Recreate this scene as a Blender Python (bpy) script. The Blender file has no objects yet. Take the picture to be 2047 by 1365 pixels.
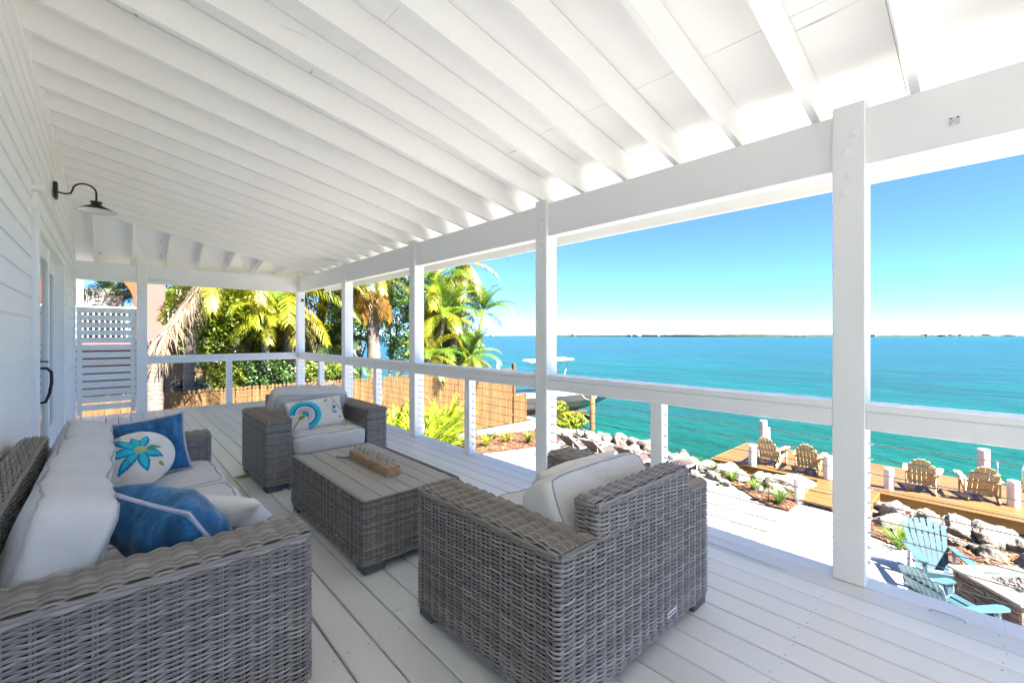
import bpy, math, random
import numpy as np
from mathutils import Vector, Matrix, noise as mnoise
R = math.radians
random.seed(7); rng = np.random.default_rng(7)
sc = bpy.context.scene
col = sc.collection

# ------------------------------------------------------------------ camera
TH = 0.7410; FPX = 879.19; CAMH = 1.2904
cam = bpy.data.cameras.new('camera'); camo = bpy.data.objects.new('camera', cam); col.objects.link(camo)
camo.location = (0, 0, CAMH); camo.rotation_euler = (R(90), 0, -TH)
cam.sensor_fit = 'HORIZONTAL'; cam.sensor_width = 36.0; cam.lens = 36.0 * FPX / 2047.0
cam.shift_y = -(682.5 - 670.0) / 2047.0
cam.clip_start = 0.05; cam.clip_end = 20000
sc.camera = camo
# ------------------------------------------------------------------ light
SUN_EL = 54.0
SUN_DIR = Vector((0.06, -1.0, 0)).normalized() * math.cos(R(SUN_EL)) + Vector((0, 0, math.sin(R(SUN_EL))))
world = bpy.data.worlds.new('World'); sc.world = world; world.use_nodes = True
nt = world.node_tree; bg = nt.nodes['Background']
sky = nt.nodes.new('ShaderNodeTexSky'); sky.sky_type = 'NISHITA'; sky.sun_disc = False
sky.sun_elevation = R(SUN_EL); sky.sun_rotation = math.atan2(SUN_DIR.x, SUN_DIR.y)
sky.altitude = 8500; sky.air_density = 1.35; sky.dust_density = 0.0; sky.ozone_density = 10.0
nt.links.new(sky.outputs[0], bg.inputs[0]); bg.inputs[1].default_value = 0.05
sun = bpy.data.lights.new('sun', 'SUN'); suno = bpy.data.objects.new('sun', sun); col.objects.link(suno)
sun.energy = 5.0; sun.angle = R(0.53); sun.color = (1.0, 0.955, 0.895)
suno.rotation_euler = SUN_DIR.to_track_quat('Z', 'Y').to_euler()
vs = sc.view_settings; vs.view_transform = 'Standard'; vs.look = 'None'; vs.gamma = 1; vs.use_curve_mapping = False
vs.exposure = 3.3
sc.render.engine = 'CYCLES'; cy = sc.cycles
cy.max_bounces = 14; cy.diffuse_bounces = 11; cy.glossy_bounces = 4; cy.transmission_bounces = 8; cy.transparent_max_bounces = 8
cy.use_denoising = True; cy.caustics_reflective = False; cy.caustics_refractive = False; cy.sample_clamp_indirect = 6

# ------------------------------------------------------------------ helpers
def tag(o, label=None, cat=None, group=None, kind=None):
    if label: o['label'] = label
    if cat: o['category'] = cat
    if group: o['group'] = group
    if kind: o['kind'] = kind
    return o
def empty(name, loc=(0, 0, 0), rz=0.0):
    o = bpy.data.objects.new(name, None); col.objects.link(o); o.location = loc; o.rotation_euler = (0, 0, rz)
    o.empty_display_size = 0.1
    return o
def link(name, me, parent=None, loc=(0, 0, 0), rot=None, scale=None):
    o = bpy.data.objects.new(name, me); col.objects.link(o); o.location = loc
    if rot is not None: o.rotation_euler = rot
    if scale is not None: o.scale = scale if hasattr(scale, '__len__') else (scale,) * 3
    if parent: o.parent = parent
    return o
def mkmesh(name, V, F, m=None, smooth=False):
    me = bpy.data.meshes.new(name)
    me.from_pydata([tuple(map(float, v)) for v in V], [], [tuple(f) for f in F])
    if m: me.materials.append(m)
    if smooth: me.polygons.foreach_set('use_smooth', [True] * len(me.polygons))
    me.update()
    return me
def npmesh(name, V, Q, m=None, smooth=True):
    """V (n,3), Q (k,4) quads -> mesh, fast"""
    me = bpy.data.meshes.new(name); V = np.asarray(V, np.float32); Q = np.asarray(Q, np.int32)
    me.vertices.add(len(V)); me.vertices.foreach_set('co', V.ravel())
    k = Q.shape[1]
    me.loops.add(Q.size); me.loops.foreach_set('vertex_index', Q.ravel())
    me.polygons.add(len(Q)); me.polygons.foreach_set('loop_start', np.arange(0, Q.size, k, dtype=np.int32))
    me.polygons.foreach_set('loop_total', np.full(len(Q), k, np.int32))
    if smooth: me.polygons.foreach_set('use_smooth', np.ones(len(Q), bool))
    if m: me.materials.append(m)
    me.update(calc_edges=True); me.validate()
    return me
def cboxgeo(sx, sy, sz, c):
    x, y, z = sx / 2, sy / 2, sz / 2
    c = min(c, x * .9, y * .9, z * .9)
    V = []; idx = {}
    for a in (-1, 1):
        for b in (-1, 1):
            for d in (-1, 1):
                idx[a, b, d] = len(V)
                V += [(a * x, b * (y - c), d * (z - c)), (a * (x - c), b * y, d * (z - c)), (a * (x - c), b * (y - c), d * z)]
    F = []
    def quad(l, n):
        p = [Vector(V[i]) for i in l]; nn = (p[1] - p[0]).cross(p[2] - p[0])
        F.append(l if nn.dot(Vector(n)) > 0 else l[::-1])
    for a in (-1, 1):
        quad([idx[a, -1, -1], idx[a, 1, -1], idx[a, 1, 1], idx[a, -1, 1]], (a, 0, 0))
        quad([idx[-1, a, -1] + 1, idx[1, a, -1] + 1, idx[1, a, 1] + 1, idx[-1, a, 1] + 1], (0, a, 0))
        quad([idx[-1, -1, a] + 2, idx[1, -1, a] + 2, idx[1, 1, a] + 2, idx[-1, 1, a] + 2], (0, 0, a))
        for b in (-1, 1):
            quad([idx[a, b, -1], idx[a, b, 1], idx[a, b, 1] + 1, idx[a, b, -1] + 1], (a, b, 0))
            quad([idx[a, -1, b], idx[a, 1, b], idx[a, 1, b] + 2, idx[a, -1, b] + 2], (a, 0, b))
            quad([idx[-1, a, b] + 1, idx[1, a, b] + 1, idx[1, a, b] + 2, idx[-1, a, b] + 2], (0, a, b))
            for d in (-1, 1):
                i = idx[a, b, d]; quad([i, i + 1, i + 2], (a, b, d))
    return V, F
_bc = {}
def cbox(name, c, s, m, parent=None, bev=0.004, rot=None):
    """chamfered box centred at c, size s"""
    key = (round(s[0], 4), round(s[1], 4), round(s[2], 4), bev, m.name)
    if key not in _bc:
        V, F = cboxgeo(s[0], s[1], s[2], bev); _bc[key] = mkmesh(name, V, F, m)
    return link(name, _bc[key], parent, c, rot)
def bx(name, x0, x1, y0, y1, z0, z1, m, parent=None, bev=0.004):
    return cbox(name, ((x0 + x1) / 2, (y0 + y1) / 2, (z0 + z1) / 2), (abs(x1 - x0), abs(y1 - y0), abs(z1 - z0)), m, parent, bev)
def bar(name, p, q, w, h, m, parent=None, bev=0.003, up=(0, 0, 1)):
    """box from p to q, w across, h along up"""
    p = Vector(p); q = Vector(q); d = q - p; L = d.length; X = d.normalized(); U = Vector(up); Y = U.cross(X).normalized(); Z = X.cross(Y)
    V, F = cboxgeo(L, w, h, bev); key = (round(L, 4), w, h, bev, m.name, 'bar')
    if key not in _bc: _bc[key] = mkmesh(name, V, F, m)
    M = Matrix((X, Y, Z)).transposed()
    return link(name, _bc[key], parent, (p + q) / 2, M.to_euler())
class MB:
    def __init__(s): s.V = []; s.F = []
    def add(s, V, F, M=None):
        o = len(s.V)
        for v in V: s.V.append(tuple(M @ Vector(v)) if M is not None else tuple(v))
        for f in F: s.F.append([i + o for i in f])
    def box(s, x0, x1, y0, y1, z0, z1, bev=0.003):
        V, F = cboxgeo(x1 - x0, y1 - y0, z1 - z0, bev); s.add(V, F, Matrix.Translation(((x0 + x1) / 2, (y0 + y1) / 2, (z0 + z1) / 2)))
    def tube(s, pts, r, n=6, cap=True):
        V, F = tubegeo(pts, r, n, cap); s.add(V, F)
    def lathe(s, prof, n=16, M=None):
        V = []; F = []
        for (r, z) in prof:
            for k in range(n):
                a = 2 * math.pi * k / n; V.append((r * math.cos(a), r * math.sin(a), z))
        for i in range(len(prof) - 1):
            for k in range(n):
                F.append([i * n + k, i * n + (k + 1) % n, (i + 1) * n + (k + 1) % n, (i + 1) * n + k])
        s.add(V, F, M)
    def build(s, name, m, parent=None, smooth=False, loc=(0, 0, 0), rot=None):
        return link(name, mkmesh(name, s.V, s.F, m, smooth), parent, loc, rot)
def tubegeo(pts, r, n=6, cap=True):
    P = [Vector(p) for p in pts]; V = []; F = []
    rs = r if hasattr(r, '__len__') else [r] * len(P)
    t0 = (P[1] - P[0]).normalized(); u = t0.orthogonal().normalized()
    for i, p in enumerate(P):
        t = (P[min(i + 1, len(P) - 1)] - P[max(i - 1, 0)]).normalized()
        u = (u - t * u.dot(t)).normalized(); v = t.cross(u)
        for k in range(n):
            a = 2 * math.pi * k / n; V.append(p + (u * math.cos(a) + v * math.sin(a)) * rs[i])
    for i in range(len(P) - 1):
        for k in range(n): F.append([i * n + k, i * n + (k + 1) % n, (i + 1) * n + (k + 1) % n, (i + 1) * n + k])
    if cap: F += [list(range(n))[::-1], [(len(P) - 1) * n + k for k in range(n)]]
    return V, F
def tube(name, pts, r, m, parent=None, n=8, cap=True):
    V, F = tubegeo(pts, r, n, cap); return link(name, mkmesh(name, V, F, m, True), parent)
def lathe(name, prof, m, parent=None, n=20, loc=(0, 0, 0), rot=None, smooth=True):
    b = MB(); b.lathe(prof, n); return b.build(name, m, parent, smooth, loc, rot)
def prism(name, poly, z0, z1, m, parent=None):
    n = len(poly); V = [(x, y, z0) for x, y in poly] + [(x, y, z1) for x, y in poly]
    F = [list(range(n))[::-1], list(range(n, 2 * n))] + [[i, (i + 1) % n, n + (i + 1) % n, n + i] for i in range(n)]
    return link(name, mkmesh(name, V, F, m), parent)
def pix(x, y, Z=None, Y=None, X=None):
    """photo pixel -> world point on a horizontal or vertical plane"""
    a = (x - 1023.5) / FPX; s, c = math.sin(TH), math.cos(TH)
    if Z is not None: z = FPX * (CAMH - Z) / (y - 670.0)
    elif Y is not None: z = Y / (c - a * s)
    else: z = X / (s + a * c)
    return Vector((z * (s + a * c), z * (c - a * s), CAMH - (y - 670.0) * z / FPX))
def copy_tree(o, parent=None):
    c = o.copy(); col.objects.link(c); c.parent = parent
    for ch in list(o.children): copy_tree(ch, c)
    return c

# ------------------------------------------------------------------ materials
def nodes(name):
    m = bpy.data.materials.new(name); m.use_nodes = True; t = m.node_tree
    return m, t, t.nodes['Principled BSDF']
def N(t, typ, **k):
    n = t.nodes.new(typ)
    for a, b in k.items():
        if a.startswith('i_'): n.inputs[a[2:].replace('_', ' ')].default_value = b
        else: setattr(n, a, b)
    return n
def ramp(t, fac, stops):
    r = t.nodes.new('ShaderNodeValToRGB'); t.links.new(fac, r.inputs[0]); e = r.color_ramp.elements
    while len(e) < len(stops): e.new(0.5)
    for x, (p, c) in zip(e, stops): x.position = p; x.color = (*c, 1) if len(c) == 3 else c
    return r
def coords(t, scale=(1, 1, 1), src='Object', rot=(0, 0, 0)):
    tc = t.nodes.new('ShaderNodeTexCoord'); mp = t.nodes.new('ShaderNodeMapping')
    mp.inputs['Scale'].default_value = scale; mp.inputs['Rotation'].default_value = rot
    t.links.new(tc.outputs[src], mp.inputs[0]); return mp.outputs[0]
def bump(t, b, h, strength=0.3, dist=0.01, chain=None):
    n = t.nodes.new('ShaderNodeBump'); n.inputs['Strength'].default_value = strength; n.inputs['Distance'].default_value = dist
    t.links.new(h, n.inputs['Height'])
    if chain: t.links.new(chain, n.inputs['Normal'])
    t.links.new(n.outputs[0], b.inputs['Normal']); return n.outputs[0]
def world_pos(t):
    g = t.nodes.new('ShaderNodeNewGeometry'); return g.outputs['Position']
def mixc(t, fac, a, b, mode='MIX'):
    m = t.nodes.new('ShaderNodeMix'); m.data_type = 'RGBA'; m.blend_type = mode
    for s, v in ((0, fac), (6, a), (7, b)):
        if hasattr(v, 'is_linked') or isinstance(v, bpy.types.NodeSocket): t.links.new(v, m.inputs[s])
        else: m.inputs[s].default_value = v if s == 0 else (*v, 1)
    return m.outputs[2]
def simple(name, c, rough=0.5, var=0.12, scale=6.0, stretch=(1, 1, 1), bstr=0.0, bscale=40.0, rand=0.0, metal=0.0, bdist=0.004, spec=0.5):
    m, t, b = nodes(name)
    co = coords(t, tuple(scale * s for s in stretch)); nz = N(t, 'ShaderNodeTexNoise', i_Scale=1.0, i_Detail=5.0, i_Roughness=0.6)
    if rand:
        oi = N(t, 'ShaderNodeObjectInfo'); add = N(t, 'ShaderNodeVectorMath', operation='ADD'); sc_ = N(t, 'ShaderNodeVectorMath', operation='SCALE')
        cb = N(t, 'ShaderNodeCombineXYZ'); t.links.new(oi.outputs['Random'], cb.inputs[0]); t.links.new(oi.outputs['Random'], cb.inputs[1])
        t.links.new(cb.outputs[0], sc_.inputs[0]); sc_.inputs['Scale'].default_value = 71.0
        t.links.new(co, add.inputs[0]); t.links.new(sc_.outputs[0], add.inputs[1]); co = add.outputs[0]
    t.links.new(co, nz.inputs['Vector'])
    lo = tuple(x * (1 - var) for x in c); hi = tuple(min(1, x * (1 + var)) for x in c)
    cr = ramp(t, nz.outputs[0], [(0.3, lo), (0.7, hi)]).outputs[0]
    if rand:
        mr = N(t, 'ShaderNodeMapRange', i_To_Min=1 - rand, i_To_Max=1 + rand); t.links.new(oi.outputs['Random'], mr.inputs[0])
        hsv = N(t, 'ShaderNodeHueSaturation'); t.links.new(cr, hsv.inputs['Color']); t.links.new(mr.outputs[0], hsv.inputs['Value']); cr = hsv.outputs[0]
    t.links.new(cr, b.inputs['Base Color']); b.inputs['Roughness'].default_value = rough; b.inputs['Metallic'].default_value = metal
    b.inputs['Specular IOR Level'].default_value = spec
    if bstr:
        co2 = coords(t, tuple(bscale * s for s in stretch)); nb = N(t, 'ShaderNodeTexNoise', i_Scale=1.0, i_Detail=4.0); t.links.new(co2, nb.inputs['Vector'])
        bump(t, b, nb.outputs[0], bstr, bdist)
    return m
def painted(name, c, rough=0.5, grain=(1, 1, 1), rand=0.02, knots=0.35, var=0.035, bst=0.25):
    """painted timber: faint grain relief, a few small dark checks and nail dots"""
    m, t, b = nodes(name)
    oi = N(t, 'ShaderNodeObjectInfo'); cb = N(t, 'ShaderNodeCombineXYZ'); sc_ = N(t, 'ShaderNodeVectorMath', operation='SCALE'); add = N(t, 'ShaderNodeVectorMath', operation='ADD')
    for k in range(3): t.links.new(oi.outputs['Random'], cb.inputs[k])
    t.links.new(cb.outputs[0], sc_.inputs[0]); sc_.inputs['Scale'].default_value = 53.0
    tc = N(t, 'ShaderNodeTexCoord'); t.links.new(tc.outputs['Object'], add.inputs[0]); t.links.new(sc_.outputs[0], add.inputs[1])
    def mp(s):
        q = N(t, 'ShaderNodeMapping'); q.inputs['Scale'].default_value = s; t.links.new(add.outputs[0], q.inputs[0]); return q.outputs[0]
    n1 = N(t, 'ShaderNodeTexNoise', i_Scale=1.0, i_Detail=4.0); t.links.new(mp(tuple(2.2 * g for g in grain)), n1.inputs['Vector'])
    base = ramp(t, n1.outputs[0], [(0.25, tuple(x * (1 - var) for x in c)), (0.75, tuple(min(.95, x * (1 + var)) for x in c))]).outputs[0]
    mr = N(t, 'ShaderNodeMapRange', i_To_Min=1 - rand, i_To_Max=1 + rand); t.links.new(oi.outputs['Random'], mr.inputs[0])
    hsv = N(t, 'ShaderNodeHueSaturation'); t.links.new(base, hsv.inputs['Color']); t.links.new(mr.outputs[0], hsv.inputs['Value'])
    # sparse dark checks
    n2 = N(t, 'ShaderNodeTexNoise', i_Scale=1.0, i_Detail=2.0); t.links.new(mp(tuple(11 * g for g in grain)), n2.inputs['Vector'])
    fk = ramp(t, n2.outputs[0], [(0.715, (0, 0, 0)), (0.75, (1, 1, 1))]).outputs[0]
    ml = N(t, 'ShaderNodeMath', operation='MULTIPLY'); t.links.new(fk, ml.inputs[0]); ml.inputs[1].default_value = knots
    cc = mixc(t, ml.outputs[0], hsv.outputs[0], tuple(x * .25 for x in c))
    t.links.new(cc, b.inputs['Base Color']); b.inputs['Roughness'].default_value = rough
    n3 = N(t, 'ShaderNodeTexNoise', i_Scale=1.0, i_Detail=5.0, i_Roughness=0.65); t.links.new(mp(tuple(30 * g for g in grain)), n3.inputs['Vector'])
    bump(t, b, n3.outputs[0], bst, 0.003)
    return m
GX = (0.06, 1, 1); GY = (1, 0.06, 1); GZ = (1, 1, 0.06)
M = {}
WHITE = (0.872, 0.876, 0.856)
M['w_x'] = painted('white_paint_x', WHITE, 0.45, GX, knots=.25)
M['w_y'] = painted('white_paint_y', WHITE, 0.45, GY, knots=.3)
M['w_z'] = painted('white_paint_z', WHITE, 0.45, GZ, knots=.3)
M['ply'] = painted('painted_plywood', (0.88, 0.875, 0.86), 0.55, (1, 0.12, 1), knots=.6, bst=.35)
M['siding'] = painted('painted_siding', (0.86, 0.865, 0.865), 0.45, GY, knots=0)
M['deck'] = painted('deck_paint', (0.705, 0.705, 0.675), 0.42, GY, rand=.045, knots=.45, var=.085, bst=.6)
M['dark'] = simple('dark_gap', (0.03, 0.03, 0.03), 0.9)
M['black'] = simple('black_metal', (0.012, 0.012, 0.013), 0.35, .1)
M['steel'] = simple('steel', (0.55, 0.55, 0.55), 0.3, .1, metal=1.0)
M['cable'] = simple('steel_cable', (0.26, 0.26, 0.25), 0.35, .1, metal=.7)
M['enamel'] = simple('white_enamel', (.85, .85, .83), .3)
M['bolt'] = simple('painted_bolt', (.84, .835, .83), .5)

# ================================================================== PORCH
DX = 2.84; PW = 0.14
POSTY = [-5.5, -4.0, -1.78, 0.4376, 2.6556, 4.9289, 7.1594, 9.6011]
Y0, Y1 = -5.52, 9.741; RY0 = -5.8; WY0 = -6.5
WX = -0.40
# --- deck
deck = empty('deck'); tag(deck, 'raised porch deck of pale grey painted boards', 'deck', kind='structure')
pitch = 0.1450; k = 0; x = 3.0
while x > WX + .02:
    xa = max(x - 0.1390, WX + .006); y = Y0 - random.uniform(0, 2)
    w0 = random.uniform(-.0012, .0012)
    while y < Y1:
        ye = min(Y1, y + random.choice([3.66, 4.88, 4.27]))
        if Y1 - ye < .6: ye = Y1
        if ye > Y0: bx('deck_board', xa + w0, x - random.uniform(0, .0015), max(y, Y0) + .001, ye - .001, -0.032, random.uniform(-.0012, 0), M['deck'], deck, .004)
        y = ye
    x -= pitch
for xx in np.arange(-5.45, 9.7, .6):
    bx('deck_joist', WX, 2.94, xx, xx + .04, -.27, -.036, M['dark'], deck, .003)  # joists coloured near-black so the board gaps read as shade
bx('deck_light_block', WX, 2.94, Y0, Y1 - .065, -.31, -.275, M['dark'], deck, .003)  # added dark sheet, keeps light from rising through the board gaps
bx('deck_rim', 2.942, 2.98, Y0, Y1 - .02, -.30, -.034, M['w_y'], deck)
bx('deck_rim', WX, 2.94, Y1 - .06, Y1 - .02, -.30, -.034, M['w_x'], deck)
for py in POSTY: bx('deck_post', 2.70, 2.88, py - .02, py + .16, -2.78, -.27, M['w_z'], deck)
# nail heads, two at each joist
nb = []; nf = []; xq = 3.0
while xq > WX + .1:
    for jy in np.arange(-5.45, 9.7, .6):
        for dx in (.028, .112):
            cxn, cyn = xq - dx + random.uniform(-.006, .006), jy + .02 + random.uniform(-.012, .012); o = len(nb); rn = random.uniform(.0028, .0042)
            nb += [(cxn + rn * math.cos(a_), cyn + rn * math.sin(a_), .0004) for a_ in np.linspace(0, 2 * math.pi, 7)[:-1]]; nf.append(list(range(o, o + 6)))
    xq -= pitch
no = link('nail_heads', mkmesh('nail_heads', nb, nf, simple('nail_head', (.16, .155, .15), .6)), deck); no['kind'] = 'stuff'
# --- house wall
wall = empty('house_wall'); tag(wall, 'white lap siding house wall behind the wicker sofa', 'wall', kind='structure')
DY0, DY1, DZ1 = 4.95, 7.45, 2.16      # door opening
bx('wall_core', WX - .25, WX - .02, WY0, DY0 - .02, -2.8, 3.35, M['siding'], wall)
bx('wall_core', WX - .25, WX - .02, DY1 + .02, 9.66, -2.8, 3.35, M['siding'], wall)
bx('wall_core', WX - .25, WX - .021, DY0 - .02, DY1 + .02, DZ1 + .02, 3.34, M['siding'], wall)
bx('wall_core', WX - .25, WX - .021, DY0 - .02, DY1 + .02, -2.8, -.02, M['siding'], wall)
def siding_mesh(L):
    V = [(0, -L / 2, 0), (0.016, -L / 2, 0), (0.004, -L / 2, .150), (0, -L / 2, .150)]; V += [(a, L / 2, c) for a, b, c in V]
    F = [[0, 1, 2, 3][::-1], [4, 5, 6, 7], [0, 1, 5, 4], [1, 2, 6, 5], [2, 3, 7, 6], [3, 0, 4, 7]]
    return mkmesh('siding_board', V, F, M['siding'])
_sd = {}
zz = -0.14
while zz < 3.2:
    spans = [(WY0, 9.58)] if zz > 2.34 or zz < -.1 else [(WY0, 4.62), (7.79, 9.58)]  # last box: added dark panel standing for shade in the lower recess
    for a, b in spans:
        L = round(b - a, 3)
        if L not in _sd: _sd[L] = siding_mesh(L)
        link('siding_board', _sd[L], wall, (WX - .02, (a + b) / 2, zz))
    zz += 0.1415
bx('corner_trim', WX - .03, WX + .012, 9.58, 9.69, -.3, 3.25, M['w_z'], wall)
# --- door
door = empty('patio_door', (0, 0, 0)); tag(door, 'white glazed patio door with black pull handle in siding wall', 'door')
bx('door_trim', WX - .02, WX + .018, 4.63, 4.80, -.02, 2.20, M['w_z'], door)
bx('door_trim', WX - .02, WX + .018, 7.62, 7.78, -.02, 2.20, M['w_z'], door)
bx('door_trim', WX - .02, WX + .018, 4.63, 7.78, 2.20, 2.32, M['w_y'], door)
bx('drip_cap', WX - .02, WX + .055, 4.58, 7.83, 2.323, 2.355, M['w_y'], door)
bx('door_jamb', WX - .16, WX + .006, 4.80, 4.955, -.02, 2.197, M['w_z'], door)
bx('door_jamb', WX - .16, WX + .006, 7.45, 7.62, -.02, 2.197, M['w_z'], door)
bx('door_jamb', WX - .16, WX + .004, 4.957, 7.448, 2.12, 2.197, M['w_y'], door)
def thin_glass(name, tint, ior=1.35):
    m, t, b = nodes(name); tr = N(t, 'ShaderNodeBsdfTransparent'); tr.inputs[0].default_value = (*tint, 1); gl = N(t, 'ShaderNodeBsdfGlossy'); gl.inputs['Roughness'].default_value = .02
    lw = N(t, 'ShaderNodeLayerWeight'); lw.inputs[0].default_value = .5; pw = N(t, 'ShaderNodeMath', operation='POWER'); t.links.new(lw.outputs['Facing'], pw.inputs[0]); pw.inputs[1].default_value = 3.5; fz = N(t, 'ShaderNodeMapRange', i_To_Min=(ior - 1) ** 2 / (ior + 1) ** 2, i_To_Max=.8); t.links.new(pw.outputs[0], fz.inputs[0]); mx = N(t, 'ShaderNodeMixShader'); t.links.new(fz.outputs[0], mx.inputs[0]); t.links.new(tr.outputs[0], mx.inputs[1]); t.links.new(gl.outputs[0], mx.inputs[2])
    t.nodes.remove(b); t.links.new(mx.outputs[0], t.nodes['Material Output'].inputs[0]); return m
M['glass'] = thin_glass('window_glass', (.92, .96, .95))
for (a, b, dx) in ((4.96, 6.20, -.03), (6.21, 7.445, -.075)):
    lf = bx('door_leaf', WX + dx - .05, WX + dx, a, a + .13, .01, 2.115, M['w_z'], door)
    bx('door_stile', WX + dx - .05, WX + dx, b - .13, b, .01, 2.115, M['w_z'], door)
    bx('door_rail', WX + dx - .05, WX + dx - .002, a + .13, b - .13, .01, .30, M['w_y'], door)
    bx('door_rail', WX + dx - .05, WX + dx - .002, a + .13, b - .13, 1.97, 2.115, M['w_y'], door)
    bx('glass_pane', WX + dx - .034, WX + dx - .022, a + .125, b - .125, .29, 1.98, M['glass'], door, .001)
bx('reflection_panel', WX - .135, WX - .125, 4.97, 7.44, .02, 2.11, simple('painted_reflection', (.80, .80, .79), .8), door)  # added white panel, stands in for the pale reflection on the glass
hy = 5.03
tube('door_handle', [(WX - .03, hy, 1.03), (WX + .035, hy, 1.03), (WX + .06, hy, 1.0), (WX + .062, hy, .92), (WX + .05, hy, .83), (WX + .028, hy, .765), (WX - .03, hy, .755)], .011, M['black'], door)
tube('thumb_latch', [(WX - .03, hy, 1.075), (WX + .02, hy, 1.085), (WX + .045, hy, 1.08)], .006, M['black'], door)
# --- wall lamp
lamp = empty('wall_lamp', (WX, 6.17, 2.70)); tag(lamp, 'black gooseneck barn lamp mounted on the siding above the door', 'lamp')
cbox('wall_plate', (.012, 0, 0), (.03, .115, .155), M['black'], lamp, .006)
arc = [(.025, 0, -.01), (.07, 0, -.018), (.10, 0, -.012)]
for i in range(12):
    a = R(215 - i * 20) if False else math.pi * (1 - i / 11.0)
    arc.append((.215 + .085 * math.cos(a) * (1.0), 0, .035 + .075 * math.sin(a)))
arc[2] = (.115, 0, -.005)
arc += [(.30, 0, -.02), (.30, 0, -.06)]
tube('gooseneck_arm', arc, .0085, M['black'], lamp, 10)
sh = lathe('lamp_shade', [(.02, .0), (.046, .004), (.052, -.004), (.040, -.012), (.040, -.03), (.155, -.088), (.157, -.092)], M['black'], lamp, 28, (.30, 0, -.055))
lathe('shade_lining', [(.154, -.0905), (.04, -.033), (.0, -.03)], M['enamel'], lamp, 28, (.30, 0, -.055))
lathe('bulb', [(.001, -.082), (.018, -.075), (.026, -.06), (.02, -.045), (.012, -.034)], simple('bulb_glass', (.85, .84, .8), .2), lamp, 14, (.30, 0, -.055))
# --- porch frame : posts and beams
frame = empty('porch_frame'); tag(frame, 'white timber porch posts and header beams bolted together', 'porch frame', kind='structure')
BZ0, BZ1 = 2.1647, 2.4565
def boltset(p, spots, axis):
    for (u, z) in spots:
        b = MB(); b.lathe([(.0, .004), (.010, .004), (.014, .002), (.024, .0016), (.0245, 0)], 12)
        if axis == 'x': o = b.build('bolt', M['bolt'], p, False, (-PW / 2 - .0005, u, z), (0, R(-90), 0))
        else: o = b.build('bolt', M['bolt'], p, False, (u, -PW / 2 - .0005, z), (R(90), 0, 0))
for i, py in enumerate(POSTY):
    p = cbox('post', (DX + PW / 2, py + PW / 2, 1.247), (PW, PW, 2.494), M['w_z'], frame, .006)
    zc = 1.247
    boltset(p, [(-.02, 2.33 - zc), (.01, 2.24 - zc), (.0, 2.115 - zc), (.018, 2.03 - zc)], 'x')
for i in range(len(POSTY)):
    a = POSTY[i] + PW if i < len(POSTY) - 1 else None
    if a: bx('beam', DX + .026, DX + .114, a, POSTY[i + 1], BZ0, BZ1, M['w_y'], frame, .003)
bx('beam', WX - .02, DX, POSTY[0] + .026, POSTY[0] + .114, BZ0, BZ1, M['w_x'], frame, .003)
bp = []
for px_ in (0.33,):
    p = cbox('post', (px_ + PW / 2, POSTY[-1] + PW / 2, 1.247), (PW, PW, 2.494), M['w_z'], frame, .006)
    boltset(p, [(.0, 1.0), (.02, .88), (-.01, .74)], 'y'); bp.append(px_)
bx('beam', WX - .02, .33, POSTY[-1] + .026, POSTY[-1] + .114, BZ0, BZ1, M['w_x'], frame, .003)
bx('beam', .47, DX, POSTY[-1] + .026, POSTY[-1] + .114, BZ0, BZ1, M['w_x'], frame, .003)
# --- roof
roof = empty('porch_roof'); tag(roof, 'sloped white porch ceiling with exposed rafters', 'roof', kind='structure')
SL = -0.2; XE = 3.50
def zr(x): return BZ1 + .004 + SL * (x - (DX + .07))      # rafter underside
RD = 0.190
def sloped(name, x0, x1, y0, y1, dz0, dz1, m, parent):
    V = []
    for yy in (y0, y1):
        for xx in (x0, x1):
            for dz in (dz0, dz1): V.append((xx, yy, zr(xx) + dz))
    F = [[0, 2, 3, 1], [4, 5, 7, 6], [0, 4, 6, 2], [1, 3, 7, 5], [0, 1, 5, 4], [2, 6, 7, 3]]
    c = Vector(((x0 + x1) / 2, (y0 + y1) / 2, zr((x0 + x1) / 2)))
    me = mkmesh(name, [Vector(v) - c for v in V], F, m)
    return link(name, me, parent, c)
LASTR = 8.79
ry = 0.254 - 16 * .4064
rafters = []
while ry < LASTR:
    if ry > RY0:
        sloped('rafter', WX - .015, XE, ry - .019, ry + .019, 0, RD, M['w_x'], roof); rafters.append(ry)
    ry += .4064
# ceiling sheets
xs = [XE + .02, 2.34, 1.12, -.10, WX - .03]
for i in range(4):
    y = -7.0 - (i % 2) * 1.22
    while y < LASTR:
        ye = min(y + 2.438, LASTR + .02)
        if ye > RY0 + .1: sloped('ceiling_panel', xs[i + 1] + .0015, xs[i] - .0015, max(y, RY0) + .0015, ye - .0015, RD + .004 + random.uniform(0, .002), RD + .018, M['ply'], roof)
        y += 2.438
M['roofing'] = simple('metal_roofing', (.6, .6, .6), .4)
sloped('roofing', WX - .3, XE + .05, RY0 - .02, LASTR + .05, RD + .02, RD + .05, M['roofing'], roof)
bx('fascia_board', XE + .001, XE + .022, RY0, 9.97, 2.235, 2.46, M['w_y'], roof)
# ledger board along the wall at the rafter ends
bx('ledger_board', WX - .02, WX + .018, RY0, LASTR, zr(WX) - .03, zr(WX) + .21, M['w_y'], roof)
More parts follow.
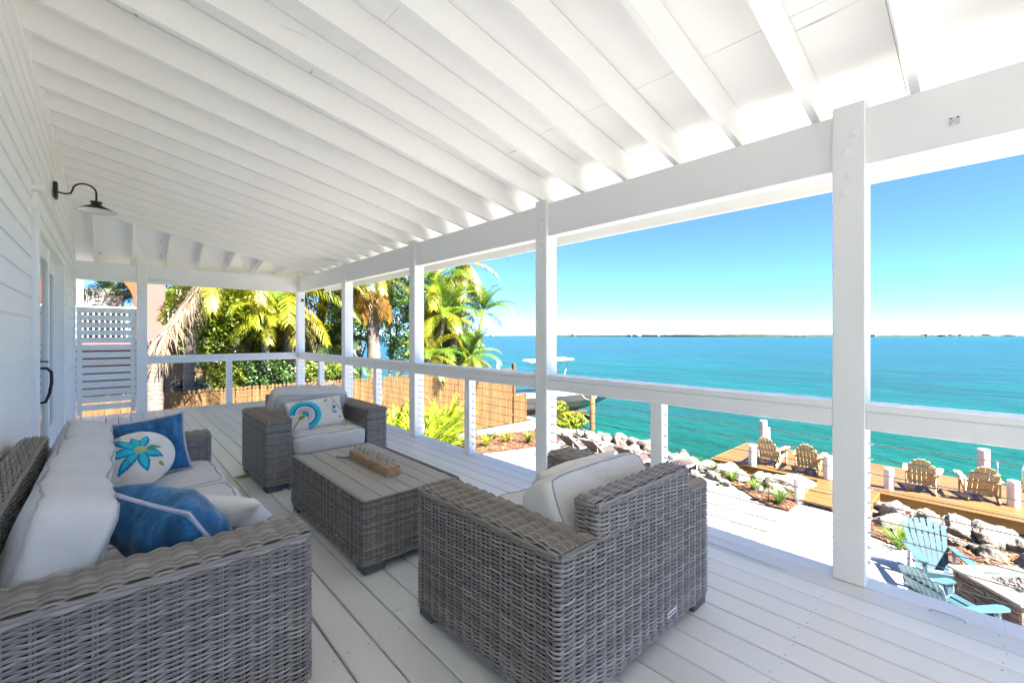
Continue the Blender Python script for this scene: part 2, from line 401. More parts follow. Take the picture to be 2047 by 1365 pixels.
# hip end beyond the last rafter
sloped('hip_rafter', WX - .015, XE, LASTR + .03, LASTR + .07, -.01, RD, M['w_x'], roof)
jx = -.167
YE = 9.95
def hipz(x, y):   # underside of hip end sheet
    t = (y - (LASTR + .07)) / (POSTY[-1] + .07 - (LASTR + .07))
    return (zr(x) + RD - .02) * (1 - t) + (BZ1 + .155) * t
V = []; F = []; nx = 9
xsn = np.linspace(WX - .03, XE, nx)
for zoff in (0, .02):
    for xx in xsn:
        V += [(xx, LASTR + .07, hipz(xx, LASTR + .07) + zoff), (xx, YE, hipz(xx, YE) + zoff)]
for i in range(nx - 1):
    F += [[2 * i, 2 * i + 1, 2 * i + 3, 2 * i + 2], [2 * nx + 2 * i, 2 * nx + 2 * i + 2, 2 * nx + 2 * i + 3, 2 * nx + 2 * i + 1]]
F += [[2 * i + 1, 2 * nx + 2 * i + 1, 2 * nx + 2 * i + 3, 2 * i + 3] for i in range(nx - 1)]
link('hip_ceiling_panel', mkmesh('hip_ceiling_panel', V, F, M['ply']), roof)
while jx < 3.2:
    ya, yb = LASTR + .072, YE
    V = []
    for yy in (ya, yb):
        for dx in (-.019, .019):
            for dz in (-.145, .0): V.append((jx + dx, yy, hipz(jx, yy) + dz))
    F = [[0, 2, 3, 1], [4, 5, 7, 6], [0, 4, 6, 2], [1, 3, 7, 5], [0, 1, 5, 4], [2, 6, 7, 3]]
    link('jack_rafter', mkmesh('jack_rafter', V, F, M['w_y']), roof); jx += .45
V = [(xx, YE, hipz(xx, YE) - .15) for xx in xsn] + [(xx, YE, hipz(xx, YE) + .03) for xx in xsn]
V2 = [(a, b + .02, c) for a, b, c in V]
F = [[i, i + 1, nx + i + 1, nx + i] for i in range(nx - 1)]
n2 = 2 * nx
link('end_fascia', mkmesh('end_fascia', V + V2, F + [[j + n2 for j in f][::-1] for f in F] + [[i, n2 + i, n2 + i + 1, i + 1] for i in range(nx - 1)], M['w_x']), roof)
# --- railing
rail = empty('cable_railing'); tag(rail, 'white deck railing with flat cap and horizontal steel cables', 'railing')
CZ = [.728 - .077 * i for i in range(9)]
def railspan(a, b, axis, fixed):
    def B(nm, u0, u1, o0, o1, z0, z1, m):
        if axis == 'y': return bx(nm, fixed + o0, fixed + o1, u0, u1, z0, z1, m, rail, .004)
        return bx(nm, u0, u1, fixed + o0, fixed + o1, z0, z1, m, rail, .004)
    mm = M['w_y'] if axis == 'y' else M['w_x']
    B('rail_cap', a, b, -.002, .144, .903, .9408, mm); B('sub_rail', a, b, .004, .136, .8076, .9015, mm)
    mid = (a + b) / 2
    B('rail_post', mid - .045, mid + .045, .025, .115, 0, .807, M['w_z'])
    for z in CZ:
        if axis == 'y': p, q = (fixed + .07, a, z), (fixed + .07, b, z)
        else: p, q = (a, fixed + .07, z), (b, fixed + .07, z)
        tube('cable', [p, q], .0026, M['cable'], rail, 6, False)
        for u, sg in ((a, 1), (mid - .045, -1), (mid + .045, 1), (b, -1)):
            mb = MB(); mb.lathe([(0, .022), (.0035, .022), (.004, .008), (.0075, .008), (.0075, 0)], 8)
            if axis == 'y': mb.build('cable_fitting', M['steel'], rail, True, (fixed + .07, u, z), (R(-90 * sg), 0, 0))
            else: mb.build('cable_fitting', M['steel'], rail, True, (u, fixed + .07, z), (0, R(90 * sg), 0))
for i in range(len(POSTY) - 1): railspan(POSTY[i] + PW, POSTY[i + 1], 'y', DX)
railspan(.47, DX, 'x', POSTY[-1])
# --- slat privacy screen
scr = empty('slat_screen'); tag(scr, 'white horizontal slat privacy screen at the end of the porch', 'screen')
zt = 1.735
for i in range(14):
    bx('slat', WX + .014, .328, POSTY[-1] + .06, POSTY[-1] + .08, zt - .092, zt, M['w_x'], scr, .003); zt -= .119
for xx in (WX + .05, .29): bx('slat_batten', xx - .03, xx + .03, POSTY[-1] + .082, POSTY[-1] + .12, .02, 1.74, M['w_z'], scr, .003)
# --- small fittings
sec = empty('security_camera', (DX + .09, POSTY[-1] - .0, 2.0)); tag(sec, 'tiny black camera fixed high on the corner porch post', 'camera')
lathe('camera_body', [(0, .06), (.022, .055), (.026, .02), (.022, 0), (0, 0)], M['black'], sec, 14, (0, -.0, 0), (R(75), 0, 0))
dp = empty('deck_pull', pix(1893, 1233, Z=0)); tag(dp, 'small bent steel pull lying along the outer deck board', 'handle')
tube('pull_loop', [(-.0, .06, .004), (0, .05, .012), (.004, .02, .013), (.006, -.03, .013), (.0, -.055, .012), (0, -.06, .003)], .0035, M['steel'], dp, 6)
hp = pix(1908, 242, X=DX + .0255); hk = empty('hook_plate', hp); tag(hk, 'small scuffed metal hook plate screwed to the header beam', 'hook plate')
M['galv'] = simple('galvanised', (.66, .66, .67), .5, .25, 60)
cbox('plate', (-.002, 0, 0), (.004, .036, .036), M['galv'], hk, .001); tube('hook', [(-.004, .0, .01), (-.022, .0, .006), (-.028, 0, -.012), (-.018, 0, -.026)], .004, M['galv'], hk, 6)
for dy_, dz_ in ((-.012, .012), (.012, .012), (0, -.013)): cbox('screw', (-.005, dy_, dz_), (.003, .006, .006), M['black'], hk, .001)

# ================================================================== FURNITURE
def wicker_mat(name):
    m, t, b = nodes(name)
    g = N(t, 'ShaderNodeNewGeometry'); r = ramp(t, g.outputs['Random Per Island'], [(0.0, (.180, .158, .142)), (.5, (.250, .226, .208)), (1.0, (.335, .310, .290))])
    n1 = N(t, 'ShaderNodeTexNoise', i_Scale=1.0, i_Detail=3.0); t.links.new(coords(t, (9, 9, 9)), n1.inputs['Vector'])
    v = N(t, 'ShaderNodeMapRange', i_From_Min=.3, i_From_Max=.7, i_To_Min=.93, i_To_Max=1.07); t.links.new(n1.outputs[0], v.inputs[0])
    h = N(t, 'ShaderNodeHueSaturation'); t.links.new(r.outputs[0], h.inputs['Color']); t.links.new(v.outputs[0], h.inputs['Value'])
    t.links.new(h.outputs[0], b.inputs['Base Color']); b.inputs['Roughness'].default_value = .40
    w = N(t, 'ShaderNodeTexNoise', i_Scale=1.0, i_Detail=2.0); t.links.new(coords(t, (60, 60, 900)), w.inputs['Vector']); bump(t, b, w.outputs[0], .3, .002)
    return m
M['wicker'] = wicker_mat('grey_wicker')
M['wicker_gap_shade'] = simple('wicker_gap_shade', (.035, .031, .029), .8)  # near-black backing paints in the shade between the strands
M['wicker_pad'] = simple('wicker_pad', (.115, .10, .092), .7, .2, 20)
M['foot'] = simple('grey_plastic_foot', (.085, .09, .105), .5, .15, bstr=.1)
STAKE = .058; ROW = .0078
class Weave:
    def __init__(s): s.V = []; s.Q = []; s.n = 0
    def strips(s, A, B, C):
        """three rails (k,3) -> half-round strand"""
        k = len(A); V = np.concatenate([A, B, C]); i = np.arange(k - 1)
        Q = np.concatenate([np.stack([i, i + 1, k + i + 1, k + i], 1), np.stack([k + i, k + i + 1, 2 * k + i + 1, 2 * k + i], 1)])
        s.V.append(V); s.Q.append(Q + s.n); s.n += len(V)
    def field(s, pts, nrm, rowvec, rows, amp=.0060, half=.0043, depth=.0052, lift=None, jit=.0004):
        """strands follow pts (k,3) with normals nrm (k,3), stacked along rowvec at the offsets in rows"""
        seg = np.linalg.norm(np.diff(pts, axis=0), axis=1); L = np.concatenate([[0], np.cumsum(seg)])
        n = max(4, int(L[-1] / (STAKE / 4))); u = np.linspace(0, L[-1], n)
        P = np.stack([np.interp(u, L, pts[:, k]) for k in range(3)], 1); Nn = np.stack([np.interp(u, L, nrm[:, k]) for k in range(3)], 1)
        Nn /= np.linalg.norm(Nn, axis=1)[:, None]; rv = np.asarray(rowvec, float)
        for r, off in enumerate(rows):
            base = P + rv * off; nn = Nn
            if lift is not None: base = base + np.array([0, 0, 1.]) * lift(off)
            ph = math.pi * u / STAKE + math.pi * (r % 2)
            o = amp * np.sin(ph) + .0042 * np.abs(np.sin(ph)) - .002 + rng.normal(0, jit * .5, 1)
            dz = .0008 * np.sin(ph * .5 + r * 1.3) + rng.normal(0, jit, len(u)) * .5
            c = base + nn * o[:, None] + rv * dz[:, None]
            s.strips(c - rv * half, c + nn * depth, c + rv * half)
    def stakes(s, pts, nrm, rowvec, r0, r1):
        seg = np.linalg.norm(np.diff(pts, axis=0), axis=1); L = np.concatenate([[0], np.cumsum(seg)])
        rv = np.asarray(rowvec, float)
        for d in np.arange(STAKE / 2, L[-1], STAKE):
            for e in (-.0042, .0042):
                q = [np.interp(d + e, L, pts[:, k]) for k in range(3)]; nn = np.array([np.interp(d, L, nrm[:, k]) for k in range(3)]); nn /= np.linalg.norm(nn)
                tg = np.cross(nn, rv); A = np.array([q + rv * r0, q + rv * r1]) ; s.strips(A - tg * .0036, A + nn * .0036, A + tg * .0036)
    def cord(s, pts, r=.007, n=6):
        V, F = tubegeo(pts, r, n, False); s.V.append(np.array([tuple(v) for v in V])); s.Q.append(np.array(F) + s.n); s.n += len(V)
    def build(s, name, parent):
        me = npmesh(name, np.concatenate(s.V), np.concatenate(s.Q), M['wicker']); o = link(name, me, parent); o['kind'] = 'stuff'; return o
def rpath(corners, rad=.022, closed=False):
    """polyline in XY with rounded corners, returns pts, outward normals (right-hand side of travel)"""
    P = []; C = [np.array(c, float) for c in corners]; n = len(C)
    for i, c in enumerate(C):
        if not closed and i in (0, n - 1): P.append(c); continue
        a = C[i - 1]; b = C[(i + 1) % n]; da = (a - c) / np.linalg.norm(a - c); db = (b - c) / np.linalg.norm(b - c)
        for t in np.linspace(0, 1, 6): P.append((1 - t) ** 2 * (c + da * rad) + 2 * t * (1 - t) * c + t ** 2 * (c + db * rad))
    if closed: P.append(P[0])
    P = np.array(P); d = np.gradient(P, axis=0); d /= np.linalg.norm(d, axis=1)[:, None] + 1e-9
    nr = np.stack([d[:, 1], -d[:, 0]], 1)
    return np.c_[P, np.zeros(len(P))], np.c_[nr, np.zeros(len(nr))]
def arm_top(w, x0, x1, y0, y1, z, along):
    """woven flat top with softly rounded long edges; strands run along the length"""
    if along == 'y':
        pts = np.array([[x0, y, z] for y in np.linspace(y0, y1, 9)]); rv = (1, 0, 0); W = x1 - x0
    else:
        pts = np.array([[x, y0, z] for x in np.linspace(x0, x1, 9)]); rv = (0, 1, 0); W = y1 - y0
    nm = np.tile([0, 0, 1.], (len(pts), 1)); rad = .022
    def lift(o):
        e = min(o, W - o); return 0 if e > rad else -(rad - math.sqrt(max(0, rad * rad - (rad - e) ** 2)))
    rows = np.arange(.003, W - .002, ROW)
    w.field(pts, nm, rv, rows, amp=.0050, lift=lift)
    for j, off in enumerate(rows): pass
def core(name, boxes, parent):
    b = MB()
    for q in boxes: b.box(*q, .012)
    return b.build(name, M['wicker_gap_shade'], parent)
def wicker_seat(name, W, D, label, cat, loc, rz, AH=.59, BH=.70, AW=.20, seat_h=.27, BT=.105):
    """wicker seat facing local +Y, origin at footprint centre on the floor"""
    t = empty(name, loc, rz); tag(t, label, cat)
    hx, hy = W / 2, D / 2; z0 = .052; g = .010
    # dark cores
    core('frame_core', [(-hx + g, -hx + AW - g, -hy + g, hy - g, z0, AH - .034), (hx - AW + g, hx - g, -hy + g, hy - g, z0, AH - .034),
                        (-hx + AW, hx - AW, -hy + g, -hy + BT - g, z0, BH - .032), (-hx + AW - .02, hx - AW + .02, -hy + BT - .02, hy - .035, z0, seat_h)], t)
    b = MB(); pad = .007
    for sx in (-1, 1): b.box(*sorted((sx * hx - sx * pad, sx * (hx - AW) + sx * pad)), -hy + pad, hy - pad, AH - .05, AH - .0075, .012)
    b.box(-hx + AW + pad, hx - AW - pad, -hy + pad, -hy + BT - pad, BH - .05, BH - .0075, .012); b.build('top_pad', M['wicker_pad'], t)
    w = Weave(); up = (0, 0, 1)
    ip = AW - .0
    pts, nr = rpath([(-hx + ip, hy - .04), (-hx + ip, hy), (-hx, hy), (-hx, -hy), (hx, -hy), (hx, hy), (hx - ip, hy), (hx - ip, hy - .04)])
    nr = -nr if np.dot(nr[len(nr) // 2], (0, -1, 0)) < 0 else nr
    rows = np.arange(z0 + .006, AH - .016, ROW); w.field(pts, nr, up, rows); w.stakes(pts, nr, up, z0, AH - .02)
    wo = w.build('outer_weave', t)
    w = Weave()
    pts, nr = rpath([(-hx + ip, hy - .03), (-hx + ip, -hy + BT), (hx - ip, -hy + BT), (hx - ip, hy - .03)])
    nr = -nr if nr[len(nr) // 2][1] < 0 else nr
    w.field(pts, nr, up, np.arange(seat_h + .01, AH - .016, ROW)); w.stakes(pts, nr, up, seat_h, AH - .02)
    pts = np.array([[-hx + ip, hy - .028, 0], [0, hy - .028, 0], [hx - ip, hy - .028, 0]]); nr = np.tile([0, 1., 0], (3, 1))
    w.field(pts, nr, up, np.arange(z0 + .006, seat_h, ROW)); w.stakes(pts, nr, up, z0, seat_h)
    w.build('inner_weave', t)
    w = Weave()
    for sx in (-1, 1):
        xa, xb = (-hx, -hx + ip) if sx < 0 else (hx - ip, hx)
        arm_top(w, xa, xb, -hy, hy, AH, 'y')
        for (cx, ins) in ((xa, .002), (xb, -.002)):
            for dz_ in (.012, .023): w.cord([(cx + ins, -hy + .012, AH - dz_), (cx + ins, hy - .012, AH - dz_)], .0068)
        for cy_ in (-hy + .002, hy - .002):
            for dz_ in (.010, .022): w.cord([(xa + .012, cy_, AH - dz_), (xb - .012, cy_, AH - dz_)], .0068)
    w.build('arm_weave', t)
    w = Weave()
    pts, nr = rpath([(0, -hy), (hx - ip, -hy), (hx - ip, -hy + BT), (-hx + ip, -hy + BT), (-hx + ip, -hy), (0, -hy)], .018)
    nr = -nr if nr[3][1] > 0 and pts[3][1] < 0 and abs(pts[3][0]) < hx - ip - .05 else nr
    c0 = np.array([0, -hy + BT / 2, 0]); 
    if np.dot(nr[0], pts[0] - c0) < 0: nr = -nr
    w.field(pts, nr, up, np.arange(AH - .02, BH - .012, ROW)); w.stakes(pts, nr, up, AH - .03, BH - .02)
    arm_top(w, -hx + ip, hx - ip, -hy, -hy + BT, BH, 'x')
    for yy in (-hy + .002, -hy + BT - .002):
        for dz_ in (.010, .022): w.cord([(-hx + ip + .008, yy, BH - dz_), (hx - ip - .008, yy, BH - dz_)], .0068)
    for xx_ in (-hx + ip + .002, hx - ip - .002):
        for dz_ in (.010, .022): w.cord([(xx_, -hy + .008, BH - dz_), (xx_, -hy + BT - .008, BH - dz_)], .0068)
    w.build('back_weave', t)
    for sx in (-1, 1):
        for sy in (-1, 1):
            b = MB(); b.box(*sorted((sx * hx - sx * .006, sx * hx - sx * .13)), *sorted((sy * hy - sy * .006, sy * hy - sy * .11)), 0, .05, .006)
            b.build('foot', M['foot'], t)
    return t
# --- cushions
def fabric(name, c, rough=.85, wr=.25, weave=900., var=.05, rand=0):
    m, t, b = nodes(name)
    n = N(t, 'ShaderNodeTexNoise', i_Scale=1.0, i_Detail=4.0); t.links.new(coords(t, (7, 7, 7)), n.inputs['Vector'])
    cr = ramp(t, n.outputs[0], [(.3, tuple(x * (1 - var) for x in c)), (.7, tuple(min(1, x * (1 + var)) for x in c))])
    t.links.new(cr.outputs[0], b.inputs['Base Color']); b.inputs['Roughness'].default_value = rough; b.inputs['Sheen Weight'].default_value = .15
    b.inputs['Specular IOR Level'].default_value = .2
    n2 = N(t, 'ShaderNodeTexNoise', i_Scale=1.0, i_Detail=3.0, i_Distortion=.6); t.links.new(coords(t, (5, 16, 9)), n2.inputs['Vector'])
    ch = bump(t, b, n2.outputs[0], wr, .02)
    n3 = N(t, 'ShaderNodeTexNoise', i_Scale=weave, i_Detail=1.0); t.links.new(coords(t), n3.inputs['Vector']); bump(t, b, n3.outputs[0], .15, .001, ch)
    return m
M['canvas'] = fabric('oatmeal_canvas', (.585, .57, .55))
M['piping'] = fabric('canvas_piping', (.36, .355, .355))
M['cream'] = fabric('cream_linen', (.70, .67, .61), weave=700)
def sboxgrid(n=14):
    V = {}; L = []; F = []
    def vid(p):
        k = tuple(np.round(p, 5))
        if k not in V: V[k] = len(L); L.append(p)
        return V[k]
    g = np.linspace(-1, 1, n + 1)
    for ax in range(3):
        for sg in (-1, 1):
            for i in range(n):
                for j in range(n):
                    q = []
                    for a, b in ((i, j), (i + 1, j), (i + 1, j + 1), (i, j + 1)):
                        p = [0, 0, 0]; p[ax] = sg; p[(ax + 1) % 3] = g[a]; p[(ax + 2) % 3] = g[b]; q.append(vid(tuple(p)))
                    F.append(q if sg > 0 else q[::-1])
    return np.array(L), F
SBV, SBF = sboxgrid(16)
def cushion(name, sx, sy, sz, parent, loc, rot=(0, 0, 0), m=None, pw=9, puff=.16, wr=.006, seed=0, pipe=True, sag=0.0):
    """box cushion: x width, y depth, z thickness"""
    r = np.random.default_rng(seed + 11); P = SBV.copy(); nrm = (np.abs(P) ** pw).sum(1) ** (1 / pw); Q = P / nrm[:, None]
    h = np.array([sx, sy, sz]) / 2
    def deform(Q):
        X, Y, Z = Q.T; T = Q * h
        T[:, 2] += puff * h[2] * Z * (1 - X ** 2) * (1 - Y ** 2)
        T[:, 1] += .02 * Y * (1 - X ** 2) * (1 - np.clip(np.abs(Z), 0, 1) ** 2)
        T[:, 0] += .012 * X * (1 - Y ** 2)
        ph = r.uniform(0, 6, 6)
        for k in range(3):
            T[:, 2] += wr / (k + 1) * np.sin((3 + 2 * k) * X * 2 + (2 + k) * Y * 1.7 + ph[k]) * np.sign(Z) * np.clip(np.abs(Z) * 1.3, 0, 1)
            T[:, 1] += wr * .25 / (k + 1) * np.sin((5 + 3 * k) * X + 3 * Z + ph[k + 3])
        T[:, 2] -= sag * (1 - X ** 2) * (Y > 0) * Y
        return T
    r0 = r.bit_generator.state
    T = deform(Q)
    o = link(name, mkmesh(name, T, SBF, m or M['canvas'], True), parent, loc, rot)
    if pipe:
        for zs in (-1, 1):
            e = []
            for c in range(4):
                for k in np.linspace(-1, 1, 12)[:-1]:
                    p = [(k, -1), (1, k), (-k, 1), (-1, -k)][c]; e.append((p[0], p[1], zs))
            E_ = np.array(e, float); nr = (np.abs(E_) ** pw).sum(1) ** (1 / pw); r.bit_generator.state = r0
            Pp = deform(E_ / nr[:, None]); ring = [tuple(p * 1.006) for p in Pp]; ring.append(ring[0])
            V, F = tubegeo(ring, .0036, 5, False); link('piping', mkmesh('piping', V, F, M['piping'], True), o)
    return o
# --- sofa
sofa = wicker_seat('wicker_sofa', 2.29, .905, 'long grey wicker sofa with pale cushions against the siding wall', 'sofa', (.0785, 2.795, 0), R(-90), AW=.195)
# local: +Y faces world +X ; local x = -world y
for i, (ya, yb) in enumerate(((1.85, 2.44), (2.445, 3.12), (3.125, 3.745))):
    lx = -((ya + yb) / 2 - 2.795)
    cushion('seat_cushion', yb - ya, .74, .155, sofa, (lx, .085, .345), (0, 0, 0), seed=i, puff=.12)
for i, (ya, yb) in enumerate(((1.87, 2.455), (2.485, 3.085), (3.115, 3.71))):
    lx = -((ya + yb) / 2 - 2.795)
    cushion('back_cushion', yb - ya, .42, .20, sofa, (lx, -.215, .565), (R(73), R((-2.5, 1.5, 3)[i]), R((3, -2, 1)[i])), seed=20 + i, puff=.20, wr=.005, pw=8)
# --- armchairs
ch1 = wicker_seat('wicker_armchair', 1.08, .87, 'grey wicker armchair with its woven back to the sofa arm, beside the cable railing', 'armchair', (1.592, 1.365, 0), 0)
cushion('seat_cushion', .67, .72, .16, ch1, (0, .09, .345), seed=40, puff=.12)
cushion('back_cushion', .71, .36, .19, ch1, (.0, -.20, .535), (R(58), R(1), R(2)), seed=41, puff=.22, wr=.007)
ch2 = wicker_seat('wicker_armchair', 1.06, .86, 'grey wicker armchair at the far end of the coffee table holding a lumbar pillow', 'armchair', (1.465, 4.415, 0), R(180))
cushion('seat_cushion', .655, .76, .17, ch2, (0, .075, .345), seed=50, puff=.10)
cushion('back_cushion', .69, .40, .19, ch2, (0, -.215, .575), (R(66), R(-3), 0), seed=51, puff=.24, wr=.007)
# small woven-in tags
M['tagm'] = simple('label_tag', (.75, .75, .74), .5); M['ink'] = simple('label_ink', (.08, .08, .08), .6)
def furn_tag(parent, loc, rot):
    o = cbox('brand_tag', loc, (.075, .0025, .022), M['tagm'], parent, .001, rot)
    for k in range(5): cbox('letter_mark', (-.026 + k * .013, -.0016, 0), (.008, .0008, .010), M['ink'], o, .0003)
furn_tag(ch1, (.17, -.446, .115), (0, 0, 0))
# --- coffee table
M['slat'] = painted('grey_composite_slat', (.34, .32, .29), .55, GY, rand=.04, knots=.1, var=.08, bst=.5)
tb = empty('coffee_table', (1.31, 2.885, 0)); tag(tb, 'low grey wicker coffee table with slatted top between the armchairs', 'coffee table')
tw, tl, thh = .63, 1.25, .40
core('table_core', [(-tw / 2 + .006, tw / 2 - .006, -tl / 2 + .006, tl / 2 - .006, .052, thh - .02)], tb)
w = Weave(); pts, nr = rpath([(0, -tl / 2), (tw / 2, -tl / 2), (tw / 2, tl / 2), (-tw / 2, tl / 2), (-tw / 2, -tl / 2), (0, -tl / 2)], .016)
if np.dot(nr[0], pts[0]) < 0: nr = -nr
w.field(pts, nr, (0, 0, 1), np.arange(.058, thh - .008, ROW)); w.stakes(pts, nr, (0, 0, 1), .052, thh - .012)
ring = [tuple(np.array(p) * (.990, .994, 1) + (0, 0, thh - .002)) for p in pts]
w.cord(ring, .0065); w.cord([(a * .975, b * .987, c + .001) for a, b, c in ring], .0065)
w.build('side_weave', tb)
for i in range(6):
    a = -.292 + i * .0975; cbox('table_slat', (a + .048, 0, thh - .011), (.0935, tl - .05, .018), M['slat'], tb, .0025)
for sx in (-1, 1):
    for sy in (-1, 1): cbox('foot', (sx * (tw / 2 - .07), sy * (tl / 2 - .06), .025), (.12, .10, .05), M['foot'], tb, .006)
furn_tag(tb, (-tw / 2 - .004, -.28, .10), (0, 0, R(-90)))
# --- candle block with glass votives
M['oldwood'] = None
def wood(name, c1, c2, c3, grain, scale=3.0, rough=.7, bst=.5, rand=.12):
    m, t, b = nodes(name)
    oi = N(t, 'ShaderNodeObjectInfo'); cb = N(t, 'ShaderNodeCombineXYZ'); sc_ = N(t, 'ShaderNodeVectorMath', operation='SCALE'); add = N(t, 'ShaderNodeVectorMath', operation='ADD')
    for k in range(3): t.links.new(oi.outputs['Random'], cb.inputs[k])
    t.links.new(cb.outputs[0], sc_.inputs[0]); sc_.inputs['Scale'].default_value = 37.0
    tc = N(t, 'ShaderNodeTexCoord'); t.links.new(tc.outputs['Object'], add.inputs[0]); t.links.new(sc_.outputs[0], add.inputs[1])
    mp = N(t, 'ShaderNodeMapping'); mp.inputs['Scale'].default_value = tuple(scale * g for g in grain); t.links.new(add.outputs[0], mp.inputs[0])
    n = N(t, 'ShaderNodeTexNoise', i_Scale=1.0, i_Detail=6.0, i_Roughness=.65, i_Distortion=.8); t.links.new(mp.outputs[0], n.inputs['Vector'])
    r = ramp(t, n.outputs[0], [(.28, c1), (.5, c2), (.75, c3)])
    mr = N(t, 'ShaderNodeMapRange', i_To_Min=1 - rand, i_To_Max=1 + rand); t.links.new(oi.outputs['Random'], mr.inputs[0])
    h = N(t, 'ShaderNodeHueSaturation'); t.links.new(r.outputs[0], h.inputs['Color']); t.links.new(mr.outputs[0], h.inputs['Value'])
    t.links.new(h.outputs[0], b.inputs['Base Color']); b.inputs['Roughness'].default_value = rough
    bump(t, b, n.outputs[0], bst, .004)
    return m
M['oldwood'] = wood('weathered_block', (.20, .10, .06), (.42, .26, .16), (.55, .40, .28), (10, 1.2, 10), 4)
cbk = empty('candle_block', (1.325, 2.85, thh)); tag(cbk, 'rustic wooden block holding a row of glass votive cups on the coffee table', 'candle holder')
V = []; F = []; ns = 26
for i in range(ns + 1):
    y = -.29 + .58 * i / ns; j = lambda: random.uniform(-.0028, .0028)
    V += [(-.045 + j(), y, .001), (.045 + j(), y, .001), (.046 + j(), y, .03), (.044 + j(), y, .058 + j()), (-.044 + j(), y, .058 + j()), (-.047 + j(), y, .03)]
for i in range(ns):
    for k in range(6): F.append([i * 6 + k, i * 6 + (k + 1) % 6, (i + 1) * 6 + (k + 1) % 6, (i + 1) * 6 + k])
F += [[0, 1, 2, 3, 4, 5][::-1], [ns * 6 + k for k in range(6)]]
link('wood_block', mkmesh('wood_block', V, F, M['oldwood']), cbk)
cm = thin_glass('clear_glass', (.95, .97, .96), 1.45)
for i in range(8):
    lathe('glass_cup', [(.0, .052), (.020, .052), (.023, .056), (.0265, .098), (.0255, .0985), (.022, .06), (.0, .057)], cm, cbk, 18, (0, -.245 + i * .07, 0))
    lathe('cup_hole', [(0, .0588), (.027, .0588), (.029, .0575)], simple('hole_rim', (.5, .42, .33), .8) if i == 0 else bpy.data.materials['hole_rim'], cbk, 16, (0, -.245 + i * .07, .001))
# --- throw pillows
def pillow_surf(shape, w, h, t):
    def S(u, v, side=1, off=0):
        if shape == 'round':
            rr = math.hypot(u, v); e = max(0, 1 - rr ** 2.6) ** .62
            return Vector((u * w / 2, v * h / 2, side * (t / 2 * e + off)))
        e = (max(0, 1 - abs(u) ** 2.6) * max(0, 1 - abs(v) ** 2.6)) ** .55
        x = u * w / 2 * (1 - .085 * (1 - v * v) * abs(u) ** 3); y = v * h / 2 * (1 - .085 * (1 - u * u) * abs(v) ** 3)
        return Vector((x, y, side * (t / 2 * e + off)))
    return S
def pillow(name, shape, w, h, t, m, loc, mat3, label, wr=.006, seed=0, trim=None):
    S = pillow_surf(shape, w, h, t); n = 22; V = []; F = []; r = random.Random(seed); ph = [r.uniform(0, 6) for _ in range(8)]
    def wrk(u, v): return wr * (math.sin(7 * u + 4 * v + ph[0]) + .7 * math.sin(11 * v - 5 * u + ph[1]) + .5 * math.sin(17 * u + 9 * v + ph[2])) * max(0, 1 - (math.hypot(u, v) if shape == 'round' else max(abs(u), abs(v))) ** 4)
    S0 = S
    def S(u, v, side=1, off=0):
        p = S0(u, v, side, off); p.z += side * wrk(u, v); return p
    t_ = empty(name, loc); t_.rotation_euler = mat3.to_euler(); tag(t_, label, 'pillow')
    ids = {}
    for side in (1, -1):
        for i in range(n + 1):
            for j in range(n + 1):
                u = -1 + 2 * i / n; v = -1 + 2 * j / n
                if shape == 'round':   # square -> disc
                    uu = u * math.sqrt(1 - v * v / 2); vv = v * math.sqrt(1 - u * u / 2); p = S(uu, vv, side); edge_ = 0
                else: p = S(u, v, side)
                edge = i in (0, n) or j in (0, n)
                if edge and side == -1: ids[side, i, j] = ids[1, i, j]; continue
                ids[side, i, j] = len(V); V.append(p)
        for i in range(n):
            for j in range(n):
                q = [ids[side, i, j], ids[side, i + 1, j], ids[side, i + 1, j + 1], ids[side, i, j + 1]]; F.append(q if side > 0 else q[::-1])
    body = link('cover', mkmesh('cover', V, F, m, True), t_)
    if trim:
        ring = []
        for c in range(4):
            for k in np.linspace(-1, 1, 30)[:-1]:
                u, v = [(k, -1), (1, k), (-k, 1), (-1, -k)][c]; ring.append(S(u, v) * 1.012)
        ring.append(ring[0]); V, F = tubegeo(ring, .0034, 5, False); link('edge_cord', mkmesh('edge_cord', V, F, trim, True), t_)
        b = MB()
        L = 0; acc = 0
        for a, q in zip(ring[:-1], ring[1:]):
            d = (q - a); Ln = d.length; s = -acc
            while s + .011 < Ln:
                s += .011; p = a + d * (s / Ln); o = p.normalized()
                b.tube([p + o * .004 + Vector((0, 0, .004)), p - o * .016 + Vector((0, 0, .009))], .0022, 4); b.tube([p + o * .004 - Vector((0, 0, .004)), p - o * .016 - Vector((0, 0, .009))], .0022, 4)
            acc = Ln - s if s > 0 else acc + Ln
        st = b.build('whip_stitch', trim, t_, True); st['kind'] = 'stuff'
    return t_, S
def decal(name, S, outline, m, parent, off=.0032, wsc=None):
    """flat embroidery patch: outline in (u,v), fan from centroid with rings, laid on the pillow face"""
    c = np.mean(outline, axis=0); V = []; F = []; n = len(outline); rings = [0.001, .35, .7, 1.0]
    for k, r_ in enumerate(rings):
        for p in outline: q = c + (np.array(p) - c) * r_; V.append(S(q[0], q[1], 1, off - .0012 * (k == 3)))
    for k in range(len(rings) - 1):
        for i in range(n): F.append([k * n + i, k * n + (i + 1) % n, (k + 1) * n + (i + 1) % n, (k + 1) * n + i])
    F.append(list(range(n)))
    return link(name, mkmesh(name, V, F, m, True), parent)
def leafshape(base, ang, L, wd, serr=0.0, n=14):
    b = np.array(base); d = np.array([math.cos(ang), math.sin(ang)]); s = np.array([-d[1], d[0]]); P = []
    for sg in (1, -1):
        for k in range(n):
            t = k / (n - 1) if sg > 0 else 1 - k / (n - 1)
            ww = wd * math.sin(math.pi * min(1, t * .92 + .04) ** .8) * (1 + serr * (k % 2))
            P.append(b + d * L * t + s * sg * ww)
    return np.array(P)
